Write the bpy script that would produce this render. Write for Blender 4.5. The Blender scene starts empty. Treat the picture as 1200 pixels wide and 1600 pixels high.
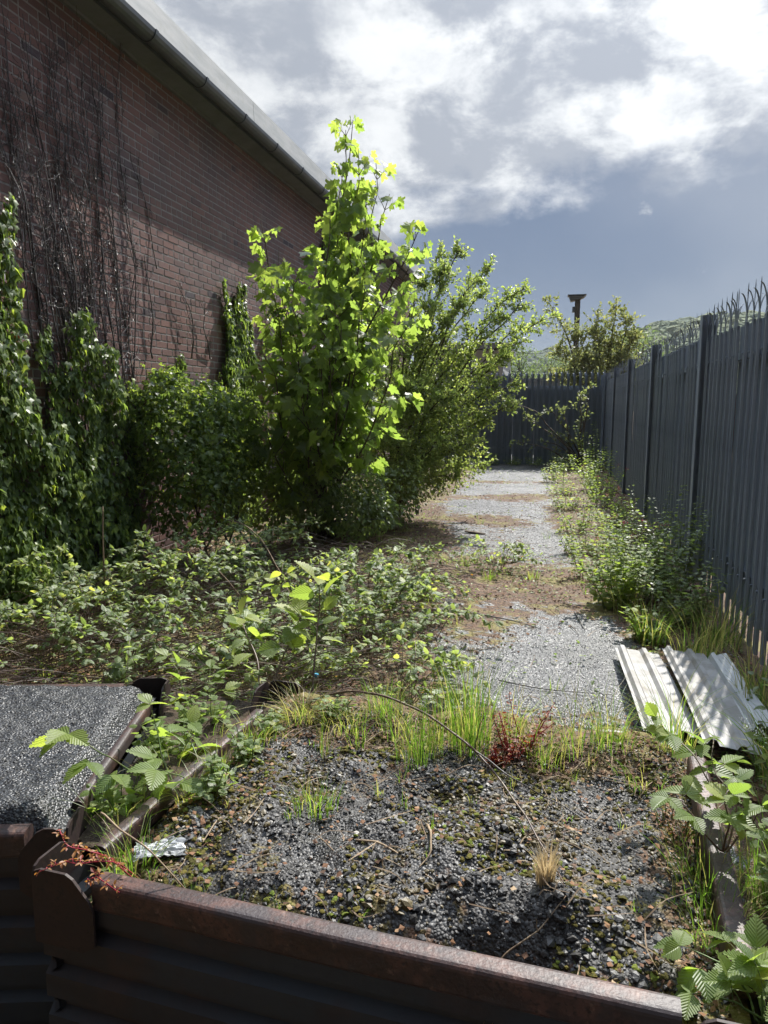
import bpy, math, random
import numpy as np
R = math.radians
rng = np.random.default_rng(11)
random.seed(5)
sc = bpy.context.scene
COL = sc.collection

# ------------------------------------------------------------------ camera
CAM_H, YAW, PITCH, FPX = 1.65, R(12.85), R(8.35), 1155.0
cam_d = bpy.data.cameras.new('camera')
cam_d.sensor_fit = 'VERTICAL'; cam_d.sensor_height = 36.0; cam_d.lens = 36.0*FPX/1600.0
cam_d.clip_start = 0.05; cam_d.clip_end = 6000
cam = bpy.data.objects.new('camera', cam_d); COL.objects.link(cam)
cam.location = (0, 0, CAM_H); cam.rotation_euler = (R(90)-PITCH, 0, YAW)
sc.camera = cam

# ------------------------------------------------------------------ light
SUN_EL, SUN_AZ = R(47), R(16)
w = bpy.data.worlds.new('World'); sc.world = w; w.use_nodes = True
def sky():
    nt = w.node_tree; nt.nodes.clear(); N = nt.nodes.new; L = nt.links.new
    out = N('ShaderNodeOutputWorld'); bg = N('ShaderNodeBackground'); bg.inputs[1].default_value = 0.075
    L(bg.outputs[0], out.inputs[0])
    s = N('ShaderNodeTexSky'); s.sky_type = 'NISHITA'; s.sun_disc = False
    s.sun_elevation = SUN_EL; s.sun_rotation = SUN_AZ; s.altitude = 100; s.air_density = 1.0; s.dust_density = 0.6; s.ozone_density = 2.0
    def M(op, a, b=None, c=None, clamp=False):
        n = N('ShaderNodeMath'); n.operation = op; n.use_clamp = clamp
        for i, v in enumerate((a, b, c)):
            if v is None: continue
            if isinstance(v, (int, float)): n.inputs[i].default_value = v
            else: L(v, n.inputs[i])
        return n.outputs[0]
    def mapr(v, a, b, c=0., d=1., smooth=True):
        n = N('ShaderNodeMapRange'); n.interpolation_type = 'SMOOTHSTEP' if smooth else 'LINEAR'
        L(v, n.inputs[0])
        for i, q in zip((1, 2, 3, 4), (a, b, c, d)): n.inputs[i].default_value = q
        return n.outputs[0]
    def mix(f, a, b):
        n = N('ShaderNodeMix'); n.data_type = 'RGBA'
        if isinstance(f, (int, float)): n.inputs[0].default_value = f
        else: L(f, n.inputs[0])
        for i, q in ((6, a), (7, b)):
            if isinstance(q, tuple): n.inputs[i].default_value = q+(1,)
            else: L(q, n.inputs[i])
        return n.outputs[2]
    tc = N('ShaderNodeTexCoord'); sp = N('ShaderNodeSeparateXYZ'); L(tc.outputs['Generated'], sp.inputs[0])
    x, y, z = sp.outputs
    zc = M('MAXIMUM', z, 0.0)
    zz = M('ADD', zc, 0.16)
    u = M('DIVIDE', x, zz); v = M('DIVIDE', y, zz)
    cb = N('ShaderNodeCombineXYZ'); L(u, cb.inputs[0]); L(v, cb.inputs[1])
    def noise(scale, det, rough, off, dist=0.0, vec=None):
        mp = N('ShaderNodeMapping'); mp.inputs['Location'].default_value = off; L(vec or cb.outputs[0], mp.inputs[0])
        n = N('ShaderNodeTexNoise'); n.inputs['Scale'].default_value = scale; n.inputs['Detail'].default_value = det
        n.inputs['Roughness'].default_value = rough; n.inputs['Distortion'].default_value = dist; L(mp.outputs[0], n.inputs['Vector'])
        return n.outputs[0]
    big = noise(0.9, 4, .5, (3.1, 1.7, 0), .3)
    st = N('ShaderNodeMapping'); st.inputs['Scale'].default_value = (1., 1., 1.6); L(tc.outputs['Generated'], st.inputs[0]); DV = st.outputs[0]
    mid = M('ADD', M('MULTIPLY', noise(2.4, 9, .58, (7.3, 2.2, 0), .1), .25), M('MULTIPLY', noise(5.2, 10, .60, (1.3, 6.2, 2.), .1, DV), .75))
    az = M('ARCTAN2', x, y)                       # 0 along +Y, positive to the right
    # cloud cover grows with elevation, and reaches lower on the left
    lim = M('ADD', z, M('MULTIPLY', az, -0.22))
    cover = mapr(lim, 0.10, 0.36)
    dens = M('ADD', M('MULTIPLY', big, .35), M('MULTIPLY', mid, .65))
    dens = M('ADD', dens, M('MULTIPLY', M('SUBTRACT', cover, .5), .40))
    mask = mapr(dens, .455, .58)
    thick = mapr(dens, .50, .74)
    # veil of thin cloud low down
    blue = mix(mapr(noise(1.4, 4, .5, (1., 9., 0), 0, DV), .38, .62), (.70, .98, 1.62), (1.75, 1.98, 2.45))
    base = mix(mapr(z, 0.0, .6, .92, .85), s.outputs[0], blue)
    # towards the sun clouds are brighter
    sd = (math.sin(SUN_AZ)*math.cos(SUN_EL), math.cos(SUN_AZ)*math.cos(SUN_EL), math.sin(SUN_EL))
    dp = N('ShaderNodeVectorMath'); dp.operation = 'DOT_PRODUCT'; L(tc.outputs['Generated'], dp.inputs[0]); dp.inputs[1].default_value = sd
    glow = mapr(dp.outputs['Value'], .75, 1.0, 1.0, 1.3)
    det = M('ADD', M('MULTIPLY', noise(8., 10, .6, (4., 5., 1.), .2, DV), .7), M('MULTIPLY', noise(4., 8, .6, (2., 5., 0), .1), .3))
    fluff = mix(mapr(det, .42, .585), (2.7, 2.95, 3.4), (5.9, 6.05, 6.2))
    fluff = mix(M('MULTIPLY', thick, mapr(mid, .45, .75)), fluff, (2.7, 2.95, 3.4))
    gm = N('ShaderNodeVectorMath'); gm.operation = 'SCALE'; L(fluff, gm.inputs[0]); L(glow, gm.inputs['Scale'])
    wisp = M('MULTIPLY', mapr(noise(7.5, 9, .6, (11.3, 4.1, 0), .2, DV), .60, .70), M('MULTIPLY', mapr(az, -.05, .15), M('MULTIPLY', mapr(z, .10, .17), mapr(z, .42, .30))))
    base = mix(wisp, base, (4.6, 4.8, 5.0))
    col = mix(mask, base, gm.outputs[0])
    # overhead sky above the frame scaled up, added as fill light
    oh = N('ShaderNodeVectorMath'); oh.operation = 'SCALE'; L(col, oh.inputs[0]); L(M('ADD', 1., M('MULTIPLY', mapr(z, .47, .75, 0., 3.6), mapr(y, -.2, .35))), oh.inputs['Scale']); col = oh.outputs[0]
    tn_ = N('ShaderNodeMix'); tn_.data_type = 'RGBA'; tn_.blend_type = 'MULTIPLY'; L(mapr(z, .45, .7), tn_.inputs[0]); L(col, tn_.inputs[6]); tn_.inputs[7].default_value = (.88, .97, 1.10, 1); col = tn_.outputs[2]  # same overhead part tinted blue for cooler fill
    # unseen sky away from the sun dimmed, added to deepen shade on camera-facing sides
    dk = N('ShaderNodeVectorMath'); dk.operation = 'SCALE'; L(col, dk.inputs[0]); L(mapr(dp.outputs['Value'], -.35, .6, .16, 1.), dk.inputs['Scale'])
    L(dk.outputs[0], bg.inputs[0])
sky()
sun_d = bpy.data.lights.new('sun', 'SUN'); sun_d.energy = 4.4; sun_d.angle = R(0.5); sun_d.color = (1, .955, .88)
sun = bpy.data.objects.new('sun', sun_d); COL.objects.link(sun)
sun.rotation_euler = (R(90)-SUN_EL, 0, math.pi-SUN_AZ); sun.location = (5, 20, 25)
vs = sc.view_settings
sc.display_settings.display_device = 'sRGB'
vs.view_transform = 'Standard'; vs.look = 'None'; vs.gamma = 1; vs.use_curve_mapping = False; vs.exposure = 1.02
cy = sc.cycles
cy.use_denoising = True
cy.max_bounces = 8; cy.diffuse_bounces = 3; cy.glossy_bounces = 3; cy.transmission_bounces = 4; cy.transparent_max_bounces = 8
cy.caustics_reflective = False; cy.caustics_refractive = False

# ------------------------------------------------------------------ unprojection (a pixel of the 1200x1600 photograph to a point)
fw = np.array([-math.sin(YAW)*math.cos(PITCH), math.cos(YAW)*math.cos(PITCH), -math.sin(PITCH)])
rt = np.array([math.cos(YAW), math.sin(YAW), 0.]); up = np.cross(rt, fw)
C0 = np.array([0, 0, CAM_H])
def ray(px, py): return fw + rt*(px-600)/FPX - up*(py-800)/FPX
def atZ(px, py, z=0.): d = ray(px, py); return C0 + d*((z-CAM_H)/d[2])
def atX(px, py, x): d = ray(px, py); return C0 + d*(x/d[0])
def atY(px, py, y): d = ray(px, py); return C0 + d*(y/d[1])

# ------------------------------------------------------------------ value noise for placement
_perm = np.random.default_rng(3).random((256, 256))
def vnoise(x, y, s=1.0, o=0):
    x = np.asarray(x)*s+o*17.3+100; y = np.asarray(y)*s+o*7.7+100
    xi = np.floor(x).astype(int); yi = np.floor(y).astype(int); fx = x-xi; fy = y-yi
    fx = fx*fx*(3-2*fx); fy = fy*fy*(3-2*fy)
    g = lambda a, b: _perm[a % 256, b % 256]
    return (g(xi, yi)*(1-fx)+g(xi+1, yi)*fx)*(1-fy)+(g(xi, yi+1)*(1-fx)+g(xi+1, yi+1)*fx)*fy
def fbm(x, y, s=1., n=4, o=0):
    t = 0; a = .5; q = 0
    for i in range(n): t = t+a*vnoise(x, y, s*2**i, o+i); q += a; a *= .5
    return t/q
def sstep(a, b, x): t = np.clip((x-a)/(b-a), 0, 1); return t*t*(3-2*t)

# ------------------------------------------------------------------ mesh collecting
class Geo:
    def __init__(s): s.V = []; s.L = []; s.T = []; s.C = []; s.U = []; s.n = 0; s.M = []
    def add(s, V, loops, tot, tint=None, uv=None, mi=0):
        V = np.asarray(V, float).reshape(-1, 3); loops = np.asarray(loops, int).ravel(); tot = np.asarray(tot, int).ravel()
        s.V.append(V); s.L.append(loops+s.n); s.T.append(tot)
        s.C.append(np.full(len(V), .5) if tint is None else np.broadcast_to(tint, (len(V),)).astype(float))
        s.U.append(np.zeros((len(loops), 2)) if uv is None else np.asarray(uv, float).reshape(-1, 2))
        s.M.append(np.full(len(tot), mi)); s.n += len(V)
    def polys(s, V, F, tint=None, mi=0):
        s.add(V, [i for f in F for i in f], [len(f) for f in F], tint, None, mi)
    def box(s, a, b, tint=None, M=None, mi=0):
        x0, y0, z0 = a; x1, y1, z1 = b
        V = np.array([(x0,y0,z0),(x1,y0,z0),(x1,y1,z0),(x0,y1,z0),(x0,y0,z1),(x1,y0,z1),(x1,y1,z1),(x0,y1,z1)], float)
        if M is not None: V = V @ np.asarray(M).T
        s.polys(V, [(0,3,2,1),(4,5,6,7),(0,1,5,4),(1,2,6,5),(2,3,7,6),(3,0,4,7)], tint, mi)
    def tube(s, P, r, k=5, tint=None, cap=True, mi=0):
        P = np.asarray(P, float); n = len(P); r = np.broadcast_to(r, (n,)).astype(float)
        T = np.gradient(P, axis=0); T /= np.linalg.norm(T, axis=1)[:, None]+1e-9
        ref = np.array([0, 0, 1.]) if abs(T[:, 2]).mean() < .8 else np.array([1., 0, 0])
        A = np.cross(T, ref); A /= np.linalg.norm(A, axis=1)[:, None]+1e-9; B = np.cross(T, A)
        a = np.arange(k)*2*math.pi/k
        V = P[:, None, :]+r[:, None, None]*(np.cos(a)[None, :, None]*A[:, None, :]+np.sin(a)[None, :, None]*B[:, None, :])
        i = np.arange(n-1)[:, None]*k; j = np.arange(k)[None, :]; j2 = (j+1) % k
        Q = np.stack([i+j, i+j2, i+k+j2, i+k+j], -1).reshape(-1, 4)
        loops = list(Q.ravel()); tot = [4]*len(Q)
        if cap: loops += list(range(k-1, -1, -1))+list(range((n-1)*k, n*k)); tot += [k, k]
        s.add(V.reshape(-1, 3), loops, tot, tint, None, mi)
    def inst(s, tpl, P, Y, Nn, size, tint=None, wide=None, mi=0):
        """tpl=(V,loops,tot,uv); P,Y(direction of tip),N (face normal): arrays"""
        P = np.asarray(P, float).reshape(-1, 3); m = len(P)
        if m == 0: return
        Y = np.broadcast_to(np.asarray(Y, float), (m, 3)); Nn = np.broadcast_to(np.asarray(Nn, float), (m, 3))
        Y = Y/(np.linalg.norm(Y, axis=1)[:, None]+1e-9); X = np.cross(Y, Nn); X /= np.linalg.norm(X, axis=1)[:, None]+1e-9
        Z = np.cross(X, Y); size = np.broadcast_to(size, (m,)); wide = np.ones(m) if wide is None else np.broadcast_to(wide, (m,))
        V, lo, to, uv = tpl; nv = len(V)
        W = P[:, None]+size[:, None, None]*((V[None, :, 0]*wide[:, None])[..., None]*X[:, None]+V[None, :, 1, None]*Y[:, None]+V[None, :, 2, None]*Z[:, None])
        LO = (np.asarray(lo)[None]+np.arange(m)[:, None]*nv).ravel()
        tt = None if tint is None else np.repeat(np.broadcast_to(tint, (m,)), nv)
        s.add(W.reshape(-1, 3), LO, np.tile(to, m), tt, np.tile(uv, (m, 1)) if uv is not None else None, mi)
    def build(s, name, mat, parent=None, smooth=False):
        V = np.concatenate(s.V); L = np.concatenate(s.L); T = np.concatenate(s.T); Cc = np.concatenate(s.C); U = np.concatenate(s.U); MI = np.concatenate(s.M)
        me = bpy.data.meshes.new(name)
        me.vertices.add(len(V)); me.vertices.foreach_set('co', V.astype(np.float32).ravel())
        me.loops.add(len(L)); me.loops.foreach_set('vertex_index', L.astype(np.int32))
        me.polygons.add(len(T)); st = np.concatenate([[0], np.cumsum(T)[:-1]])
        me.polygons.foreach_set('loop_start', st.astype(np.int32)); me.polygons.foreach_set('loop_total', T.astype(np.int32))
        me.polygons.foreach_set('use_smooth', np.full(len(T), bool(smooth)))
        for m in (mat if isinstance(mat, (list, tuple)) else [mat]): me.materials.append(m)
        if MI.any(): me.polygons.foreach_set('material_index', MI.astype(np.int32))
        at = me.attributes.new('tint', 'FLOAT', 'POINT'); at.data.foreach_set('value', Cc.astype(np.float32))
        if U.any():
            uvl = me.uv_layers.new(name='UVMap'); uvl.data.foreach_set('uv', U.astype(np.float32).ravel())
        me.update(calc_edges=True); me.validate()
        o = bpy.data.objects.new(name, me); COL.objects.link(o)
        if parent is not None: o.parent = parent
        return o

def tag(o, label=None, cat=None, group=None, kind=None):
    if label: o['label'] = label
    if cat: o['category'] = cat
    if group: o['group'] = group
    if kind: o['kind'] = kind
    return o
def thing(name, label, cat, loc=(0, 0, 0), rz=0., group=None):
    o = bpy.data.objects.new(name, None); COL.objects.link(o); o.location = tuple(float(q) for q in loc); o.rotation_euler = (0, 0, rz)
    o.empty_display_size = .1
    return tag(o, label, cat, group)
def shift(g, loc):
    loc = np.asarray(loc, float)
    g.V = [v-loc for v in g.V]; return g

# ------------------------------------------------------------------ materials
MATS = {}
def mat(name, col, rough=.7, spec=.5, tint=None, noise=None, bump=None, metal=0., trans=None, vein=False, sss=None):
    """tint: colour list blended by the per-leaf 'tint' attribute; noise=(scale,col2,lo,hi); bump=(scale,strength,dist)"""
    m = bpy.data.materials.new(name); m.use_nodes = True; nt = m.node_tree; nt.nodes.clear(); N = nt.nodes.new; L = nt.links.new
    out = N('ShaderNodeOutputMaterial'); p = N('ShaderNodeBsdfPrincipled')
    p.inputs['Roughness'].default_value = rough; p.inputs['Metallic'].default_value = metal
    p.inputs['Specular IOR Level'].default_value = spec
    c = None
    if tint:
        a = N('ShaderNodeAttribute'); a.attribute_name = 'tint'
        cr = N('ShaderNodeValToRGB'); L(a.outputs['Fac'], cr.inputs[0])
        els = cr.color_ramp.elements
        for i, (pos, q) in enumerate(tint):
            e = els[i] if i < 2 else els.new(pos)
            e.position = pos; e.color = q+(1,)
        c = cr.outputs[0]
    else:
        r = N('ShaderNodeRGB'); r.outputs[0].default_value = col+(1,); c = r.outputs[0]
    tc = N('ShaderNodeTexCoord')
    for nz in (noise or []):
        n = N('ShaderNodeTexNoise'); n.inputs['Scale'].default_value = nz[0]; n.inputs['Detail'].default_value = 6; n.inputs['Roughness'].default_value = .6
        if len(nz) > 4:
            mp = N('ShaderNodeMapping'); mp.inputs['Scale'].default_value = nz[4]; L(tc.outputs['Object'], mp.inputs[0]); L(mp.outputs[0], n.inputs['Vector'])
        else: L(tc.outputs['Object'], n.inputs['Vector'])
        mr = N('ShaderNodeMapRange'); L(n.outputs[0], mr.inputs[0]); mr.inputs[1].default_value = nz[2]; mr.inputs[2].default_value = nz[3]
        mx = N('ShaderNodeMix'); mx.data_type = 'RGBA'; L(mr.outputs[0], mx.inputs[0]); L(c, mx.inputs[6]); mx.inputs[7].default_value = nz[1]+(1,); c = mx.outputs[2]
    nrm = None
    if vein:
        sx = N('ShaderNodeSeparateXYZ'); L(tc.outputs['UV'], sx.inputs[0])
        def M(op, a, b=None):
            n = N('ShaderNodeMath'); n.operation = op
            for i, v in enumerate((a, b)):
                if v is None: continue
                if isinstance(v, (int, float)): n.inputs[i].default_value = v
                else: L(v, n.inputs[i])
            return n.outputs[0]
        uu = M('ABSOLUTE', M('SUBTRACT', sx.outputs[0], .5))
        ph = M('FRACT', M('MULTIPLY', M('SUBTRACT', sx.outputs[1], M('MULTIPLY', uu, .9)), 8.))
        line = M('ABSOLUTE', M('SUBTRACT', ph, .5))          # 0 at vein
        mid = M('MULTIPLY', uu, 14.)
        h = M('MINIMUM', M('MULTIPLY', line, 2.), mid)
        mr = N('ShaderNodeMapRange'); L(h, mr.inputs[0]); mr.inputs[1].default_value = 0; mr.inputs[2].default_value = .35; mr.inputs[3].default_value = .16; mr.inputs[4].default_value = 0
        mx = N('ShaderNodeMix'); mx.data_type = 'RGBA'; L(mr.outputs[0], mx.inputs[0]); L(c, mx.inputs[6]); mx.inputs[7].default_value = (.22, .33, .10, 1); c = mx.outputs[2]
        b = N('ShaderNodeBump'); b.inputs['Strength'].default_value = .55; b.inputs['Distance'].default_value = .003; L(M('MINIMUM', h, .8), b.inputs['Height']); nrm = b.outputs[0]
    if bump:
        n = N('ShaderNodeTexNoise'); n.inputs['Scale'].default_value = bump[0]; n.inputs['Detail'].default_value = 5; L(tc.outputs['Object'], n.inputs['Vector'])
        b = N('ShaderNodeBump'); b.inputs['Strength'].default_value = bump[1]; b.inputs['Distance'].default_value = bump[2]; L(n.outputs[0], b.inputs['Height'])
        if nrm: L(nrm, b.inputs['Normal'])
        nrm = b.outputs[0]
    L(c, p.inputs['Base Color'])
    if nrm: L(nrm, p.inputs['Normal'])
    if trans:
        tcol, tf = trans
        t = N('ShaderNodeBsdfTranslucent')
        mx = N('ShaderNodeMix'); mx.data_type = 'RGBA'; mx.blend_type = 'MULTIPLY'; mx.inputs[0].default_value = 1.; L(c, mx.inputs[6]); mx.inputs[7].default_value = tcol+(1,)
        mx.clamp_result = False
        L(mx.outputs[2], t.inputs[0])
        if nrm: L(nrm, t.inputs['Normal'])
        ms = N('ShaderNodeMixShader'); ms.inputs[0].default_value = tf; L(p.outputs[0], ms.inputs[1]); L(t.outputs[0], ms.inputs[2]); L(ms.outputs[0], out.inputs[0])
    else: L(p.outputs[0], out.inputs[0])
    MATS[name] = m; return m
def leafmat(name, stops, tr=(3.2, 3.2, 1.6), tf=.5, rough=.38, spec=.5, vein=False):
    return mat(name, None, rough, spec, tint=stops, trans=(tr, tf), vein=vein)
G0 = (.025, .055, .014); G1 = (.045, .10, .020); G2 = (.09, .17, .03); G3 = (.15, .22, .035); GY = (.25, .24, .04)
M_syc = leafmat('sycamore_leaf', [(0., (.075, .110, .032)), (.6, (.125, .170, .045)), (1., (.20, .235, .065))], tr=(3.0, 3.1, 1.7), tf=.58)
M_shrub = leafmat('shrub_leaf', [(0., (.08, .11, .045)), (.6, (.14, .18, .075)), (1., (.24, .27, .11))], tf=.45, rough=.42)
M_ivy = leafmat('ivy_leaf', [(0., (.05, .078, .028)), (.55, (.10, .145, .045)), (.85, (.20, .25, .06)), (.97, (.26, .30, .07)), (1., (.45, .13, .02))], tf=.42, rough=.42, spec=.35)
M_bram = leafmat('bramble_leaf', [(0., (.06, .09, .035)), (.4, (.12, .165, .065)), (.8, (.24, .29, .13)), (1., (.36, .34, .10))], tf=.36, rough=.42, spec=.65, vein=True)
M_young = leafmat('young_bramble_leaf', [(0., (.085, .13, .04)), (.6, (.15, .20, .055)), (1., (.25, .28, .07))], tf=.45, rough=.45, vein=True)
M_gcov = leafmat('ground_cover_leaf', [(0., (.06, .09, .03)), (.5, (.11, .16, .05)), (.9, (.19, .23, .07)), (1., (.25, .12, .03))], tf=.4, rough=.45)
M_grass = leafmat('grass_blade', [(0., (.06, .10, .02)), (.5, (.11, .17, .03)), (.85, (.20, .25, .05)), (1., (.30, .24, .12))], tr=(2.1, 2.6, 1.2), tf=.45, rough=.45)
M_straw = leafmat('dry_grass', [(0., (.30, .22, .12)), (1., (.55, .46, .30))], tr=(1.3, 1.2, 1.), tf=.3, rough=.6)
M_red = leafmat('reddish_leaf', [(0., (.10, .02, .015)), (.5, (.22, .05, .025)), (1., (.30, .16, .04))], tr=(2, 1.6, 1.2), tf=.4, rough=.5)
M_yel = leafmat('yellow_green_leaf', [(0., (.10, .13, .05)), (.6, (.17, .19, .075)), (1., (.25, .25, .11))], tr=(2.2, 2.2, 1.6), tf=.4, rough=.5)
M_far = leafmat('distant_leaf', [(0., (.07, .10, .065)), (.6, (.09, .13, .065)), (1., (.13, .17, .08))], tf=.3, rough=.6)
M_dead = mat('dead_litter', None, .8, .3, tint=[(0., (.04, .025, .016)), (.4, (.12, .058, .03)), (.75, (.22, .115, .055)), (1., (.34, .27, .17))])
M_flower = leafmat('white_flower', [(0., (.7, .7, .6)), (1., (.8, .8, .72))], tr=(1, 1, 1), tf=.3, rough=.6)
M_pink = leafmat('pink_flower', [(0., (.45, .08, .12)), (1., (.6, .2, .25))], tr=(1.2, 1, 1), tf=.3, rough=.6)
M_bark = mat('bark', (.07, .05, .035), .8, .3, noise=[(30, (.14, .11, .08), .4, .7)], bump=(60, .5, .01))
M_vine = mat('bare_vine_bark', (.05, .042, .04), .5, .6, noise=[(40, (.08, .065, .055), .5, .8)], bump=(90, .4, .004))
M_cane = mat('bramble_cane', (.085, .05, .035), .5, .5, noise=[(12, (.17, .13, .08), .45, .65)])
M_twig = mat('dead_twig', (.16, .11, .07), .75, .3, noise=[(20, (.36, .27, .17), .4, .7)], bump=(80, .4, .003))
M_gstem = mat('green_stem', (.10, .15, .04), .5, .5, noise=[(9, (.16, .09, .05), .5, .7)])
M_rstem = mat('red_stem', (.32, .03, .05), .45, .5)
M_rust = mat('rusted_steel', (.040, .023, .020), .5, .4, noise=[(11, (.088, .044, .034), .46, .60), (70, (.022, .015, .014), .52, .66), (26, (.15, .09, .07), .60, .70), (5, (.04, .03, .03), .5, .6)], bump=(90, .6, .003))
M_plate = mat('shade_darkened_rusted_plate', (.026, .016, .015), .6, .35, noise=[(8, (.035, .019, .015), .48, .64), (60, (.012, .010, .010), .55, .7), (22, (.07, .04, .03), .66, .74)], bump=(90, .5, .002))  # rusted steel again, with the shade on the corner plates put into its colour
M_rust2 = mat('shade_darkened_rusted_steel', (.016, .014, .017), .6, .45, noise=[(7, (.03, .018, .017), .48, .62), (2.2, (.018, .024, .032), .45, .6), (50, (.02, .016, .016), .6, .8)], bump=(120, .3, .0015))  # rusted sides, near-black because their shade is put into the colour
M_fence = mat('dark_blue_grey_coated_steel', (.17, .205, .26), .5, .5, noise=[(2.2, (.26, .295, .34), .40, .72, (6, 6, .5)), (18, (.07, .085, .11), .5, .8, (3, 3, .4))])
M_fenced = mat('dark_fence_backing_sheet', (.135, .165, .21), .5, .45, noise=[(1.6, (.20, .235, .28), .42, .72, (5, 5, .4))])
M_mortar = mat('mortar', (.27, .25, .24), .9, .2, noise=[(14, (.17, .155, .15), .4, .7)], bump=(200, .5, .002))
M_brick = mat('red_brick', None, .8, .3, tint=[(0., (.055, .042, .052)), (.2, (.13, .074, .068)), (.55, (.170, .090, .078)), (.85, (.215, .115, .096)), (1., (.22, .15, .13))], noise=[(1.1, (.085, .068, .074), .45, .75), (45, (.08, .058, .06), .55, .85)], bump=(110, .5, .003))
M_fascia = mat('weathered_white_cladding', (.42, .43, .43), .45, .5, noise=[(3, (.27, .29, .30), .4, .75, (1, .6, 4)), (12, (.34, .35, .33), .5, .8)])
M_gutter = mat('dark_grey_gutter', (.075, .09, .11), .4, .5, noise=[(4, (.12, .135, .15), .45, .75)])
M_soffit = mat('dark_soffit', (.17, .185, .21), .6, .4, noise=[(4, (.12, .13, .15), .4, .7)])
M_roof = mat('grey_roof_sheet', (.20, .21, .22), .6, .4, noise=[(2, (.13, .14, .14), .4, .7)])
M_white = mat('pale_corrugated_steel', (.29, .285, .275), .55, .35, noise=[(2.3, (.13, .115, .09), .50, .66), (6, (.19, .18, .165), .45, .68), (40, (.30, .25, .2), .66, .8)], bump=(20, .15, .003))
M_stone = mat('gravel_stone', None, .5, .45, tint=[(0., (.013, .012, .011)), (.45, (.055, .052, .048)), (.8, (.155, .148, .136)), (.93, (.30, .28, .25)), (1., (.075, .055, .018))], bump=(220, .5, .002))
M_moss = mat('moss', None, .9, .2, tint=[(0., (.05, .045, .012)), (.6, (.11, .09, .018)), (1., (.12, .16, .025))], bump=(120, .8, .006))
M_slab = mat('pale_concrete', (.45, .43, .38), .8, .3, noise=[(10, (.3, .29, .25), .4, .7)], bump=(60, .5, .004))
M_pole = mat('weathered_dark_pole', (.06, .055, .05), .7, .4, noise=[(5, (.10, .09, .075), .4, .7)])
M_render = mat('pale_rendered_wall', (.36, .38, .40), .8, .3, noise=[(1, (.30, .32, .34), .4, .7)])
M_glass = mat('dark_window_glass', (.03, .04, .05), .08, .8)
M_plastic = mat('crumpled_white_plastic', (.36, .37, .38), .4, .5, noise=[(14, (.16, .16, .15), .45, .7)])
M_bluep = mat('blue_plastic', (.05, .25, .38), .35, .5)
M_redp = mat('red_painted_metal', (.55, .02, .06), .45, .5)
M_soil = mat('dark_soil', (.035, .026, .02), .9, .2, noise=[(9, (.07, .05, .032), .4, .7), (30, (.08, .075, .02), .6, .75)], bump=(40, .8, .02))
M_hill = mat('wooded_hill', (.045, .07, .03), .9, .2, noise=[(.05, (.07, .085, .035), .4, .7)])
M_crowns = mat('distant_tree_crown', None, .9, .2, tint=[(0., (.05, .075, .045)), (.5, (.08, .11, .055)), (1., (.13, .15, .07))], bump=(.9, 1., .8))

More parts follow.
